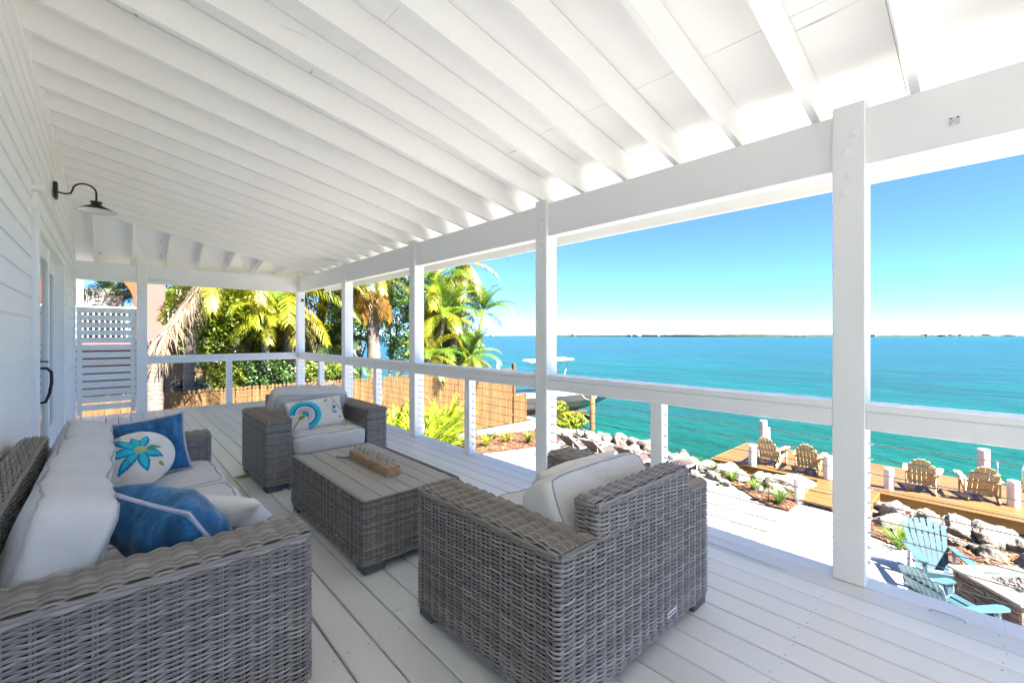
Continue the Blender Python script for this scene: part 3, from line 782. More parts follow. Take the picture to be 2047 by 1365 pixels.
def axes(n, up=(0, 0, 1), roll=0):
    z = Vector(n).normalized(); x = Vector(up).cross(z).normalized(); y = z.cross(x)
    Mx = Matrix((x, y, z)).transposed(); return Mx @ Matrix.Rotation(roll, 3, 'Z')
def velvet(name, c):
    m, t, b = nodes(name)
    n = N(t, 'ShaderNodeTexNoise', i_Scale=1.0, i_Detail=6.0, i_Roughness=.7, i_Distortion=.5); t.links.new(coords(t, (22, 8, 14)), n.inputs['Vector'])
    r = ramp(t, n.outputs[0], [(.28, tuple(x * .45 for x in c)), (.5, c), (.72, tuple(min(1, x * 1.9) for x in c))])
    t.links.new(r.outputs[0], b.inputs['Base Color']); b.inputs['Roughness'].default_value = .8; b.inputs['Sheen Weight'].default_value = .5; b.inputs['Sheen Roughness'].default_value = .35
    b.inputs['Specular IOR Level'].default_value = .15
    bump(t, b, n.outputs[0], .35, .012); return m
M['velvet'] = velvet('blue_velvet', (.028, .115, .24))
M['stitch'] = fabric('pale_stitch', (.62, .62, .74), weave=200)
M['teal'] = fabric('teal_thread', (.02, .36, .50), weave=260, var=.25); M['aqua'] = fabric('aqua_thread', (.03, .52, .62), weave=260, var=.2)
M['blue_t'] = fabric('blue_thread', (.015, .22, .40), weave=260, var=.2); M['green_t'] = fabric('green_thread', (.20, .36, .08), weave=260, var=.3)
M['sea_t'] = fabric('sea_green_thread', (.10, .40, .27), weave=260, var=.3); M['lime_t'] = fabric('lime_thread', (.42, .50, .22), weave=260, var=.3); M['plum_t'] = fabric('plum_thread', (.32, .28, .38), weave=260, var=.3)
pillow('throw_pillow', 'sq', .41, .38, .21, M['velvet'], (.175, 3.585, .585), axes((-.10, -.90, .42), roll=R(7)), 'blue velvet pillow with whip-stitched edge leaning on the sofa arm by the slat screen', seed=3, trim=M['stitch'])
pillow('throw_pillow', 'sq', .43, .43, .26, M['velvet'], (.175, 2.085, .55), axes((.70, .38, .60), (-.441, -.405, .771), roll=R(0)), 'blue velvet pillow slumped flat against the sofa arm facing the armchair back', seed=8, trim=M['stitch'])
pr, S = pillow('round_pillow', 'round', .355, .355, .14, M['cream'], (.115, 3.34, .575), axes((-.12, -.74, .62)), 'round cream pillow embroidered with a big blue flower on the sofa', seed=5)
fc = (.12, .12)
for a, L, wd in ((150, .78, .13), (192, .80, .14), (238, .82, .15), (288, .66, .14), (335, .56, .12), (120, .46, .12), (75, .42, .13)):
    P = leafshape((fc[0] + .1 * math.cos(R(a)), fc[1] + .1 * math.sin(R(a))), R(a), L, wd, .12)
    ob = decal('petal', S, P, M['blue_t'], pr, .0036)
    P2 = leafshape((fc[0] + .13 * math.cos(R(a)), fc[1] + .13 * math.sin(R(a))), R(a), L * .78, wd * .66, .1); decal('petal_inlay', S, P2, M['aqua'], ob, .0058)
decal('flower_centre', S, np.array([(fc[0] + .17 * math.cos(x) * 1.0, fc[1] + .13 * math.sin(x)) for x in np.linspace(0, 2 * math.pi, 18)[:-1]]), M['lime_t'], pr, .006)
decal('leaf_motif', S, leafshape((.24, .13), R(8), .42, .09, .05), M['sea_t'], pr, .005)
decal('leaf_motif', S, leafshape((-.9, -.12), R(5), .36, .055, .3), M['green_t'], pr, .005)
decal('leaf_motif', S, leafshape((.62, -.32), R(-50), .2, .05, .2), M['green_t'], pr, .005)
for i in range(9):
    a = R(20 + i * 22); 
swirl = [S(-.55 + .13 * math.cos(a), .62 + .10 * math.sin(a), 1, .004) for a in np.linspace(R(-60), R(100), 10)]
V_, F_ = tubegeo(swirl, .003, 4); link('stem_motif', mkmesh('stem_motif', V_, F_, M['lime_t'], True), pr)
def lumbar(loc, m3, label, seed):
    p, S = pillow('lumbar_pillow', 'sq', .52, .31, .13, M['cream'], loc, m3, label, wr=.003, seed=seed)
    c = np.array([-.42, -.12]); asp = .52 / .31
    def arc_(r0, r1, a0, a1, scal=0.0, n=40):
        o = [(c[0] + (r1 + scal * abs(math.sin(k * 1.1))) * math.cos(a) / asp * 1.0, c[1] + (r1 + scal * abs(math.sin(k * 1.1))) * math.sin(a)) for k, a in enumerate(np.linspace(a0, a1, n))]
        i_ = [(c[0] + r0 * math.cos(a) / asp, c[1] + r0 * math.sin(a)) for a in np.linspace(a0, a1, n)]
        V = []; F = []
        for k in range(n):
            for tt in (0, .5, 1): q = np.array(i_[k]) * (1 - tt) + np.array(o[k]) * tt; V.append(S(q[0], q[1], 1, .004 + .002 * (tt == .5)))
        for k in range(n - 1):
            for j in range(2): F.append([k * 3 + j, k * 3 + j + 1, k * 3 + j + 4, k * 3 + j + 3])
        return V, F
    V, F = arc_(.66, .88, R(-80), R(170), .05); link('outer_fringe', mkmesh('outer_fringe', V, F, M['aqua'], True), p)
    V, F = arc_(.56, .68, R(-80), R(170)); link('inner_ring', mkmesh('inner_ring', V, F, M['blue_t'], True), p)
    for k in range(26):
        a = R(-75 + k * 9.2); q = [S(c[0] + r_ * math.cos(a) / asp, c[1] + r_ * math.sin(a), 1, .003) for r_ in (.26, .34, .45)]
        V, F = tubegeo(q, .0012, 4); link('dash_stitch', mkmesh('dash_stitch', V, F, M['plum_t'], True), p)
    V, F = arc_(.02, .22, R(-60), R(150)); link('bud_cap', mkmesh('bud_cap', V, F, M['teal'], True), p)
    decal('bud', S, leafshape((c[0] - .22, c[1] - .24), R(48), .34, .10), M['green_t'], p, .006)
    V, F = tubegeo([S(-.86, -.86, 1, .003), S(-.75, -.6, 1, .004), S(-.62, -.36, 1, .005)], .004, 5); link('stem_motif', mkmesh('stem_motif', V, F, M['green_t'], True), p)
    V, F = tubegeo([S(.62, .92, 1, .003), S(.66, .6, 1, .004), S(.78, .2, 1, .005), S(.9, -.1, 1, .004)], .003, 5); link('stem_motif', mkmesh('stem_motif', V, F, M['green_t'], True), p)
    V, F = tubegeo([S(.66, .6, 1, .003), S(.56, .2, 1, .004), S(.52, -.3, 1, .005)], .0022, 5); link('stem_motif', mkmesh('stem_motif', V, F, M['green_t'], True), p)
    for (u, v, a, mm) in ((.32, .55, 60, 'sea_t'), (.62, .02, 80, 'blue_t'), (.64, -.32, 95, 'plum_t'), (.74, -.62, 70, 'sea_t'), (.84, -.86, 40, 'plum_t')):
        decal('leaf_motif', S, leafshape((u, v), R(a), .24, .055), M[mm], p, .005)
    return p
lumbar((1.43, 4.30, .555), axes((-.08, -.86, .50), roll=R(4)), 'cream lumbar pillow with a teal crescent flower on the armchair seat', 31)
lumbar((1.62, 1.37, .575), axes((.06, .86, .50), roll=R(-3)), 'cream lumbar pillow leaning inside the armchair beside the railing', 33)
pillow('throw_pillow', 'sq', .46, .30, .13, M['cream'], (.33, 2.33, .50), axes((.25, .45, .85), (-.3, -.4, .8), roll=R(8)), 'cream pillow lying on the sofa seat behind the slumped blue pillow', seed=14)
# --- dry leaves
M['dryleaf'] = simple('dry_leaf', (.22, .19, .08), .8, .3); M['brownleaf'] = simple('brown_leaf', (.16, .11, .09), .8, .3)
def leaf(loc, L, W_, m, rz, label):
    V = []; F = []; n = 8
    for i in range(n + 1):
        t = i / n; ww = W_ * math.sin(math.pi * min(1, t + .02)) ** .8; zc = .004 + .02 * (t - .5) ** 2 * 4 * .5
        V += [(L * (t - .5), -ww, zc + .006), (L * (t - .5), 0, zc), (L * (t - .5), ww, zc + .008)]
    for i in range(n): F += [[3 * i, 3 * i + 1, 3 * i + 4, 3 * i + 3], [3 * i + 1, 3 * i + 2, 3 * i + 5, 3 * i + 4]]
    o = link('dry_leaf', mkmesh('dry_leaf', V, F, m, True), None, loc, (0, 0, rz)); tag(o, label, 'leaf'); return o
leaf(pix(487, 953, Z=.001), .15, .03, M['dryleaf'], R(15), 'dry olive leaf lying on the deck by the armchair foot')
leaf(pix(690, 917, Z=.402), .13, .016, M['brownleaf'], R(-35), 'curled brown leaf beside the wooden candle block')

# ================================================================== GROUNDS
G = -2.75; WATER = -3.35; DOCK = -2.60
def terrain_mat():
    m, t, b = nodes('crushed_shell_ground'); P = world_pos(t)
    n = N(t, 'ShaderNodeTexNoise', i_Scale=1.2, i_Detail=8.0, i_Roughness=.7); t.links.new(P, n.inputs['Vector'])
    n2 = N(t, 'ShaderNodeTexNoise', i_Scale=38.0, i_Detail=3.0); t.links.new(P, n2.inputs['Vector'])
    c = ramp(t, n.outputs[0], [(.3, (.12, .108, .094)), (.7, (.22, .203, .182))]).outputs[0]
    c2 = ramp(t, n2.outputs[0], [(.36, (.12, .11, .10)), (.50, (1.0, 1.0, 1.0))]).outputs[0]
    t.links.new(mixc(t, .8, c, c2, 'MULTIPLY'), b.inputs['Base Color']); b.inputs['Roughness'].default_value = .9
    bump(t, b, n2.outputs[0], .6, .02); return m
M['ground'] = terrain_mat()
def shore(y):   # x of the top of the bank
    return 13.3 + (.4 if y > 8 else 0) + (1.0 / (1 + math.exp(-(y - 13.5) * 1.5))) * 1.6 + .25 * math.sin(y * .9)
ys = np.concatenate([np.linspace(-60, -10, 10), np.linspace(-9, 20, 60), np.linspace(21, 48, 28)])
V = []; F = []; offs = [-60, -20, -8, -3, 0, .8, 1.6, 3.0, 9.0]; hz = [G, G, G, G, G, G - .35, G - .75, -4.2, -5.5]
for y in ys:
    for o, h in zip(offs, hz): V.append((shore(y) + o, y, h))
nc = len(offs)
for i in range(len(ys) - 1):
    for j in range(nc - 1): F.append([i * nc + j, i * nc + j + 1, (i + 1) * nc + j + 1, (i + 1) * nc + j])
b0 = (len(ys) - 1) * nc
gr = link('ground', mkmesh('ground', V, F, M['ground'])); tag(gr, 'pale crushed shell ground around the house', 'ground', kind='structure')
V = [V[b0 + j] for j in range(nc)] + [(V[b0 + j][0], 54, -5.5) for j in range(nc)]
bk = link('bank', mkmesh('bank', V, [[j, j + 1, nc + j + 1, nc + j] for j in range(nc - 1)], M['ground'])); tag(bk, 'land edge sloping into the water beyond the neighbour', 'bank', kind='structure')
# --- patio walk and beds
def conc():
    m, t, b = nodes('pale_concrete'); P = world_pos(t); n = N(t, 'ShaderNodeTexNoise', i_Scale=3.0, i_Detail=8.0, i_Roughness=.65); t.links.new(P, n.inputs['Vector'])
    t.links.new(ramp(t, n.outputs[0], [(.3, (.44, .41, .38)), (.7, (.53, .50, .47))]).outputs[0], b.inputs['Base Color']); b.inputs['Roughness'].default_value = .85
    n2 = N(t, 'ShaderNodeTexNoise', i_Scale=90.0, i_Detail=3.0); t.links.new(P, n2.inputs['Vector']); bump(t, b, n2.outputs[0], .3, .006); return m
M['concrete'] = conc()
for (x0, x1) in ((3.6, 6.9), (6.915, 10.0), (10.015, 12.12)):
    yt = 3.12
    o = prism('concrete_slab', [(x0, -7.0), (x1, -7.0 if x1 < 11 else 1.92), (x1, yt), (x0, yt)] if x1 < 11 else [(x0, -7), (10.7, -7), (10.9, .2), (11.0, 1.1), (11.25, 1.75), (x1, 1.92), (x1, yt), (x0, yt)], G - .05, G + .012, M['concrete'])
    tag(o, ['pale concrete slab below the deck edge', 'pale concrete slab between the deck and the fire pit', 'pale concrete slab leading to the dock ramp'][0 if x0 < 5 else 1 if x0 < 9 else 2], 'patio', kind='structure')
jm = simple('dark_joint', (.02, .018, .015), .9)
for nm, c_, s_ in (('joint', (10.007, -1.9, G + .004), (.013, 10.0, .012)), ('joint', (6.907, -1.9, G + .004), (.013, 10.0, .012)), ('joint', (7.8, 3.13, G + .003), (8.4, .016, .016))):
    o = cbox('slab_joint', c_, s_, jm, None, .001); tag(o, 'dark expansion joint between the concrete slabs' if s_[0] < 1 else 'dark edging strip between concrete and crushed shell', 'joint', 'dark joints in the patio' if s_[0] < 1 else None, kind='structure')
def mulch_mat():
    m, t, b = nodes('wood_mulch'); P = world_pos(t); n = N(t, 'ShaderNodeTexNoise', i_Scale=30.0, i_Detail=6.0, i_Roughness=.75); t.links.new(P, n.inputs['Vector'])
    t.links.new(ramp(t, n.outputs[0], [(.25, (.03, .010, .003)), (.5, (.09, .034, .011)), (.72, (.16, .075, .028))]).outputs[0], b.inputs['Base Color']); b.inputs['Roughness'].default_value = .9
    bump(t, b, n.outputs[0], 1.0, .05); return m
M['mulch'] = mulch_mat()
def bed(poly, label):
    r = random.Random(len(poly)); o = prism('mulch_bed', poly, G - .05, G + .035, M['mulch']); tag(o, label, 'mulch bed', kind='structure')
    # loose chips
    xs_ = [p[0] for p in poly]; ys_ = [p[1] for p in poly]; b = MB()
    def inside(x, y):
        c = False; j = len(poly) - 1
        for i in range(len(poly)):
            if (poly[i][1] > y) != (poly[j][1] > y) and x < (poly[j][0] - poly[i][0]) * (y - poly[i][1]) / (poly[j][1] - poly[i][1]) + poly[i][0]: c = not c
            j = i
        return c
    A = (max(xs_) - min(xs_)) * (max(ys_) - min(ys_)); k = 0
    for _ in range(int(A * 170)):
        x, y = r.uniform(min(xs_), max(xs_)), r.uniform(min(ys_), max(ys_))
        if not inside(x, y): continue
        L = r.uniform(.03, .08); a = r.uniform(0, 6.28); w_ = L * .3; z = G + .038 + r.uniform(0, .02); tl_ = r.uniform(-.3, .3) * L
        dx, dy = math.cos(a), math.sin(a)
        b.add([(x - dx * L - dy * w_, y - dy * L + dx * w_, z - tl_), (x + dx * L - dy * w_, y + dy * L + dx * w_, z + tl_), (x + dx * L + dy * w_, y + dy * L - dx * w_, z + tl_ + .006), (x - dx * L + dy * w_, y - dy * L - dx * w_, z - tl_ + .006)], [[0, 1, 2, 3]])
    c = b.build('wood_chips', M['chip'], o); c['kind'] = 'stuff'
def chipm():
    m, t, b = nodes('wood_chip'); g = N(t, 'ShaderNodeNewGeometry'); t.links.new(ramp(t, g.outputs['Random Per Island'], [(0, (.035, .012, .005)), (.5, (.10, .042, .016)), (1, (.20, .11, .05))]).outputs[0], b.inputs['Base Color']); b.inputs['Roughness'].default_value = .85; return m
M['chip'] = chipm()
bed([(13.4, 9.0), (13.0, 7.0), (12.76, 5.54), (12.5, 4.89), (12.06, 4.3), (11.69, 3.9), (11.5, 3.55), (11.52, 3.16), (12.0, 3.16), (13.4, 3.3), (13.7, 5.0), (13.9, 9.0)], 'red mulch bed between the shell patio and the boulders')
bed([(12.2, 1.85), (11.3, 1.72), (11.05, 1.1), (10.95, .3), (11.1, -.6), (11.3, -3), (13.2, -3), (13.1, 1.7)], 'red mulch bed behind the pale blue patio chairs')
bed([(5.0, 14.7), (5.0, 11.2), (7.8, 11.6), (9.4, 11.75), (10.9, 11.3), (12.4, 11.0), (13.4, 11.6), (13.3, 13.0), (11.5, 13.6), (10.2, 14.3), (9.5, 14.7)], 'red mulch bed along the wooden fence')
# --- water
def water_mat():
    m, t, b = nodes('sea_water'); P = world_pos(t)
    sx = N(t, 'ShaderNodeSeparateXYZ'); t.links.new(P, sx.inputs[0])
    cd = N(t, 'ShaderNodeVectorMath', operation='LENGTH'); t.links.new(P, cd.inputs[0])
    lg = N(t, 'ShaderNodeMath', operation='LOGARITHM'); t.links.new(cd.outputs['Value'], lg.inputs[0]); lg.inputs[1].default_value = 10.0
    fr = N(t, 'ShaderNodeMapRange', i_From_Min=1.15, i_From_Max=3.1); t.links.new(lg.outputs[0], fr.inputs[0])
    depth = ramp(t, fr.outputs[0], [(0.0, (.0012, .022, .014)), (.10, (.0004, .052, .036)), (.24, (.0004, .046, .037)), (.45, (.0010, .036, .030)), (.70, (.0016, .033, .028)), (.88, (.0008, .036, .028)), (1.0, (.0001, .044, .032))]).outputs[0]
    mp = N(t, 'ShaderNodeMapping'); mp.inputs['Scale'].default_value = (.09, .05, 1); mp.inputs['Rotation'].default_value = (0, 0, R(-30)); t.links.new(P, mp.inputs[0])
    n1 = N(t, 'ShaderNodeTexNoise', i_Scale=1.0, i_Detail=6.0, i_Roughness=.6); t.links.new(mp.outputs[0], n1.inputs['Vector'])
    f1 = ramp(t, n1.outputs[0], [(.35, (0, 0, 0)), (.7, (1, 1, 1))]).outputs[0]
    mu = N(t, 'ShaderNodeMath', operation='MULTIPLY'); t.links.new(f1, mu.inputs[0]); mu.inputs[1].default_value = .60
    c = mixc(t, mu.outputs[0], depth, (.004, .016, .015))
    t.links.new(c, b.inputs['Base Color']); b.inputs['Roughness'].default_value = .2; b.inputs['IOR'].default_value = 1.33; b.inputs['Specular IOR Level'].default_value = .015
    m2 = N(t, 'ShaderNodeMapping'); m2.inputs['Scale'].default_value = (1.9, .85, 1); m2.inputs['Rotation'].default_value = (0, 0, R(-25)); t.links.new(P, m2.inputs[0])
    w1 = N(t, 'ShaderNodeTexNoise', i_Scale=1.0, i_Detail=5.0, i_Roughness=.62, i_Distortion=.5); t.links.new(m2.outputs[0], w1.inputs['Vector'])
    m3 = N(t, 'ShaderNodeMapping'); m3.inputs['Scale'].default_value = (.16, .09, 1); m3.inputs['Rotation'].default_value = (0, 0, R(-15)); t.links.new(P, m3.inputs[0])
    w2 = N(t, 'ShaderNodeTexNoise', i_Scale=1.0, i_Detail=4.0, i_Roughness=.6); t.links.new(m3.outputs[0], w2.inputs['Vector'])
    ch = bump(t, b, w1.outputs[0], 1.0, .30)
    bump(t, b, w2.outputs[0], .8, 1.6, ch)
    return m
M['water'] = water_mat()
wv = [(-9000, -9000), (9000, -9000), (9000, 9000), (-9000, 9000)]
wt = link('sea', mkmesh('sea', [(x, y, WATER) for x, y in wv], [[0, 1, 2, 3]], M['water'])); tag(wt, 'rippled turquoise sea beyond the dock', 'sea', kind='structure')
# --- far shore
def far():
    r = random.Random(5); b = MB(); V = []; F = []
    M['farveg'] = simple('far_mangrove', (.030, .042, .020), .9, .4, .02); M['farsand'] = simple('far_sand', (.5, .47, .38), .9)
    n = 420; c, s = math.cos(TH), math.sin(TH)
    def P(px, z): a = (px - 1023.5) / FPX; return z * (s + a * c), z * (c - a * s)
    for i in range(n + 1):
        px = -200 + 2700 * i / n; z = 1500 - 300 * math.exp(-((px - 1500) / 260) ** 2)
        hgt = 3.5 + 4.5 * math.exp(-((px - 1520) / 420) ** 2) + 2.6 * mnoise.noise((px * .011, 0, 3)) + 2.2 * mnoise.noise((px * .06, 2, 0)) + r.uniform(-.8, 1.0)
        if px < 1060: hgt *= .62
        hgt = max(1.4, hgt); x0, y0 = P(px, z); x1, y1 = P(px, z + 40); V += [(x0, y0, WATER - 1), (x0, y0, WATER + hgt * .55), (x0 + (x1 - x0) * .3, y0 + (y1 - y0) * .3, WATER + hgt), (x1, y1, WATER + hgt * .7), (x1, y1, WATER - 1)]
    for i in range(n):
        for j in range(4): F.append([i * 5 + j, (i + 1) * 5 + j, (i + 1) * 5 + j + 1, i * 5 + j + 1])
    o = link('far_woodland', mkmesh('far_woodland', V, F, M['farveg'])); tag(o, 'low green mangrove shoreline on the horizon', 'shoreline', kind='stuff')
    for k in range(46):
        px = r.gauss(1400, 190) if k < 34 else r.uniform(1740, 2040); z = 1490 if not 1250 < px < 1750 else 1330 + r.uniform(0, 120)
        x, y = P(px, z - 30); w_, h_ = r.uniform(4, 10), r.uniform(3, 6); z0 = WATER + r.uniform(1.5, 3.5)
        b.box(x - w_, x + w_, y - w_, y + w_, z0, z0 + h_, .1)
    o = b.build('far_houses', simple('far_white', (.3, .29, .28), .8)); tag(o, 'tiny white houses scattered along the far shoreline', 'houses', kind='stuff')
    b = MB(); x, y = P(1588, 1150); 
    for k in range(26): xx, yy = P(1570 + k * 1.6, 1150 + r.uniform(-6, 6)); b.lathe([(0, 3.2 + r.uniform(-.6, .6)), (2.2, 2.4), (2.6, .6), (2.4, -.8)], 7, Matrix.Translation((xx, yy, WATER)))
    o = b.build('mangrove_islet', M['farveg']); tag(o, 'small dark mangrove islet in front of the far shoreline', 'islet')
far()
# --- boulders
def rockm():
    m, t, b = nodes('limestone'); co = coords(t, (3, 3, 3)); n = N(t, 'ShaderNodeTexNoise', i_Scale=1.0, i_Detail=9.0, i_Roughness=.72); t.links.new(co, n.inputs['Vector'])
    v = N(t, 'ShaderNodeTexVoronoi', i_Scale=6.0); t.links.new(coords(t, (1, 1, 1)), v.inputs['Vector'])
    c = ramp(t, n.outputs[0], [(.30, (.022, .018, .014)), (.42, (.12, .105, .085)), (.60, (.21, .192, .165)), (.75, (.25, .232, .205))]).outputs[0]
    t.links.new(c, b.inputs['Base Color']); b.inputs['Roughness'].default_value = .9
    ch = bump(t, b, n.outputs[0], .9, .08); bump(t, b, v.outputs[0], .35, .05, ch); return m
M['rock'] = rockm()
import bmesh
def rock_mesh(seed):
    bm = bmesh.new(); bmesh.ops.create_icosphere(bm, subdivisions=4, radius=1); r = random.Random(seed); o = Vector((r.uniform(-9, 9), r.uniform(-9, 9), r.uniform(-9, 9)))
    pl = [(Vector((r.gauss(0, 1), r.gauss(0, 1), r.gauss(0, .8))).normalized(), r.uniform(.55, .85)) for _ in range(9)]
    for v in bm.verts:
        p = v.co.copy()
        for n_, d in pl:
            e = p.dot(n_) - d
            if e > 0: p -= n_ * e * .9
        p *= 1 + .26 * mnoise.noise(p * 1.3 + o) + .13 * (1 - 2 * abs(mnoise.noise(p * 2.6 + o))) - .08 + .07 * mnoise.noise(p * 6 + o) + .035 * mnoise.noise(p * 14 + o)
        v.co = p
    me = bpy.data.meshes.new('boulder'); bm.to_mesh(me); bm.free(); me.materials.append(M['rock']); me.polygons.foreach_set('use_smooth', [True] * len(me.polygons)); me.update(); return me
RK = [rock_mesh(i) for i in range(9)]
rr = random.Random(4)
def boulder(x, y, z, s):
    o = link('boulder', RK[rr.randrange(9)], None, (x, y, z), (rr.uniform(-.5, .5), rr.uniform(-.5, .5), rr.uniform(0, 6.28)), (s * rr.uniform(.85, 1.25), s * rr.uniform(.85, 1.25), s * rr.uniform(.65, .9)))
    side = 'beside the sea grape bush' if y > 8 else 'between mulch bed and dock' if y > 3.0 else 'behind the blue chairs'
    sz = 'broad' if s > .40 else 'middling' if s > .29 else 'small'; row = 'low at the waterline' if z < G - .25 else 'on top of the heap' if z > G + .05 else 'in the body of the heap'
    tag(o, f'{sz} cream limestone boulder {row} {side}', 'boulder', f'{sz} boulders {row} {side}')
y = -2.6
while y < 13.2:
    if not 1.75 < y < 3.25:
        s = rr.uniform(.27, .44) if y < 4.6 else rr.uniform(.23, .36)
        x = shore(y) - (.95 if y < 2 else .35 if y < 5 else .1)
        boulder(x - .5 + rr.uniform(-.1, .2), y + rr.uniform(-.2, .2), G + .06, s * rr.uniform(.55, .8))
        boulder(x + rr.uniform(-.1, .3), y, G + .10, s)
        boulder(x + .55 + rr.uniform(-.15, .25), y + rr.uniform(-.2, .2), G - .02, s * rr.uniform(.85, 1.2))
        boulder(x + 1.1 + rr.uniform(-.1, .3), y + rr.uniform(-.2, .2), G - .40, s * rr.uniform(.9, 1.2))
        if rr.random() < .6: boulder(x - .45, y + rr.uniform(-.2, .2), G + .03, s * .45)
    y += rr.uniform(.42, .62)
# --- dock
M['dockwood'] = wood('cedar_dock', (.072, .029, .005), (.110, .048, .008), (.15, .076, .018), (4, .35, 4), 3.0, .55, .35, .16)
M['dockface'] = wood('cedar_fascia', (.12, .050, .005), (.17, .078, .008), (.21, .108, .016), (.8, .25, 4), 3.0, .5, .35, .05)
M['pile'] = wood('dark_pile', (.05, .025, .012), (.14, .07, .03), (.26, .14, .07), (3, 3, .4), 3.0, .8, .6)
dk = empty('dock', (0, 0, 0)); tag(dk, 'orange stained wooden dock platform with ramp over the water', 'dock')
xp = 14.1
while xp < 17.08:
    y = -7.0 + (int(xp * 10) % 3) * 1.3
    yy = -7.0
    while yy < 6.0:
        ye = min(6.0, yy + (y - yy if y > yy else 3.66)); y = yy
        bx('dock_plank', xp, xp + .138, yy + .0015, ye - .0015, DOCK - .038, DOCK + random.uniform(-.002, .001), M['dockwood'], dk, .004); yy = ye
    xp += .1435
xr = 12.12
while xr < 14.0:
    bx('ramp_plank', xr, xr + .138, 1.92, 3.12, DOCK - .04, DOCK - .002, M['dockwood'], dk, .004); xr += .1435
bx('fascia_board', 14.06, 14.098, -7, 1.90, DOCK - .27, DOCK - .004, M['dockface'], dk); bx('fascia_board', 14.06, 14.098, 3.14, 6.02, DOCK - .27, DOCK - .004, M['dockface'], dk)
bx('fascia_board', 12.15, 14.055, 1.88, 1.918, DOCK - .25, DOCK - .004, M['dockface'], dk); bx('fascia_board', 12.15, 14.055, 3.122, 3.16, DOCK - .25, DOCK - .004, M['dockface'], dk)
bx('fascia_board', 14.1, 17.1, 6.002, 6.04, DOCK - .27, DOCK - .004, M['dockface'], dk); bx('fascia_board', 17.105, 17.145, -7, 6.0, DOCK - .27, DOCK - .004, M['dockface'], dk)
for yy in np.arange(-6.6, 6, 1.2): bx('dock_joist', 14.12, 17.08, yy, yy + .06, DOCK - .27, DOCK - .045, M['pile'], dk)
for px_, py_ in ((14.3, 1.62), (14.3, -.55), (14.3, -2.8), (14.3, 5.2), (16.8, 1.6), (16.8, -.6), (16.8, 4.9)):
    lathe('dock_pile', [(.115, -4.6), (.112, DOCK - .28), (0, DOCK - .27)], M['pile'], dk, 12, (px_, py_, 0))
M['pvc'] = simple('white_piling_sleeve', (.58, .57, .56), .55, .06, 3, bstr=.3, bscale=8)
def piling(name, x, y, z0, h, r, label):
    p = empty(name, (x, y, z0)); tag(p, label, 'piling')
    lathe('sleeve', [(r * 1.02, 0), (r, h * .5), (r * .99, h - .03)], M['pvc'], p, 14); lathe('cap', [(r * 1.01, h - .029), (r * .93, h - .004), (0, h)], M['pvc'], p, 14)
def pl(px, py, Z, h, r, label, X=None):
    q = pix(px, py, Z=Z) if X is None else pix(px, 700, X=X); piling('white_piling', q.x, q.y, Z, h, r, label)
pl(1504, 930, DOCK, .62, .105, 'short white piling beside the cream dock chair next to the open platform corner')
pl(1526, 0, DOCK - .9, 1.75, .115, 'tall white piling rising behind the cream dock chair near the platform corner', 17.28)
pl(1534, 0, DOCK - .9, 1.38, .085, 'thin white piling close behind the tall one at the platform corner', 18.0)
pl(1655, 956, DOCK, .63, .105, 'short white piling at the head of the dock ramp')
pl(1597, 1006, G, .60, .10, 'white piling standing in the boulders at the foot of the dock ramp')
pl(1777, 976, DOCK, .52, .105, 'short white piling on the dock between the two pairs of cream chairs')
pl(1966, 0, DOCK - .9, 1.75, .125, 'tall white piling behind the cream dock chair next to the swim ladder', 17.28)
pl(2026, 1011, DOCK, .58, .11, 'thick short white piling in front of the swim ladder')
# ladder
lad = empty('swim_ladder', (0, 0, 0)); tag(lad, 'aluminium swim ladder with curved grab rails at the dock edge', 'ladder')
lx = 17.13; ly = -.30
for dy in (-.22, .22):
    a = [(lx - .42, ly + dy, DOCK), (lx - .42, ly + dy, DOCK + .42)] + [(lx - .21 + .21 * math.cos(t), ly + dy, DOCK + .42 + .21 * math.sin(t)) for t in np.linspace(math.pi * .9, .1, 9)] + [(lx + .02, ly + dy, DOCK + .3), (lx + .05, ly + dy, DOCK - 1.4)]
    tube('grab_rail', a, .022, M['steel'], lad, 8)
for k in range(4): tube('rung', [(lx + .04, ly - .22, DOCK - .25 - k * .28), (lx + .04, ly + .22, DOCK - .25 - k * .28)], .018, M['steel'], lad, 8)
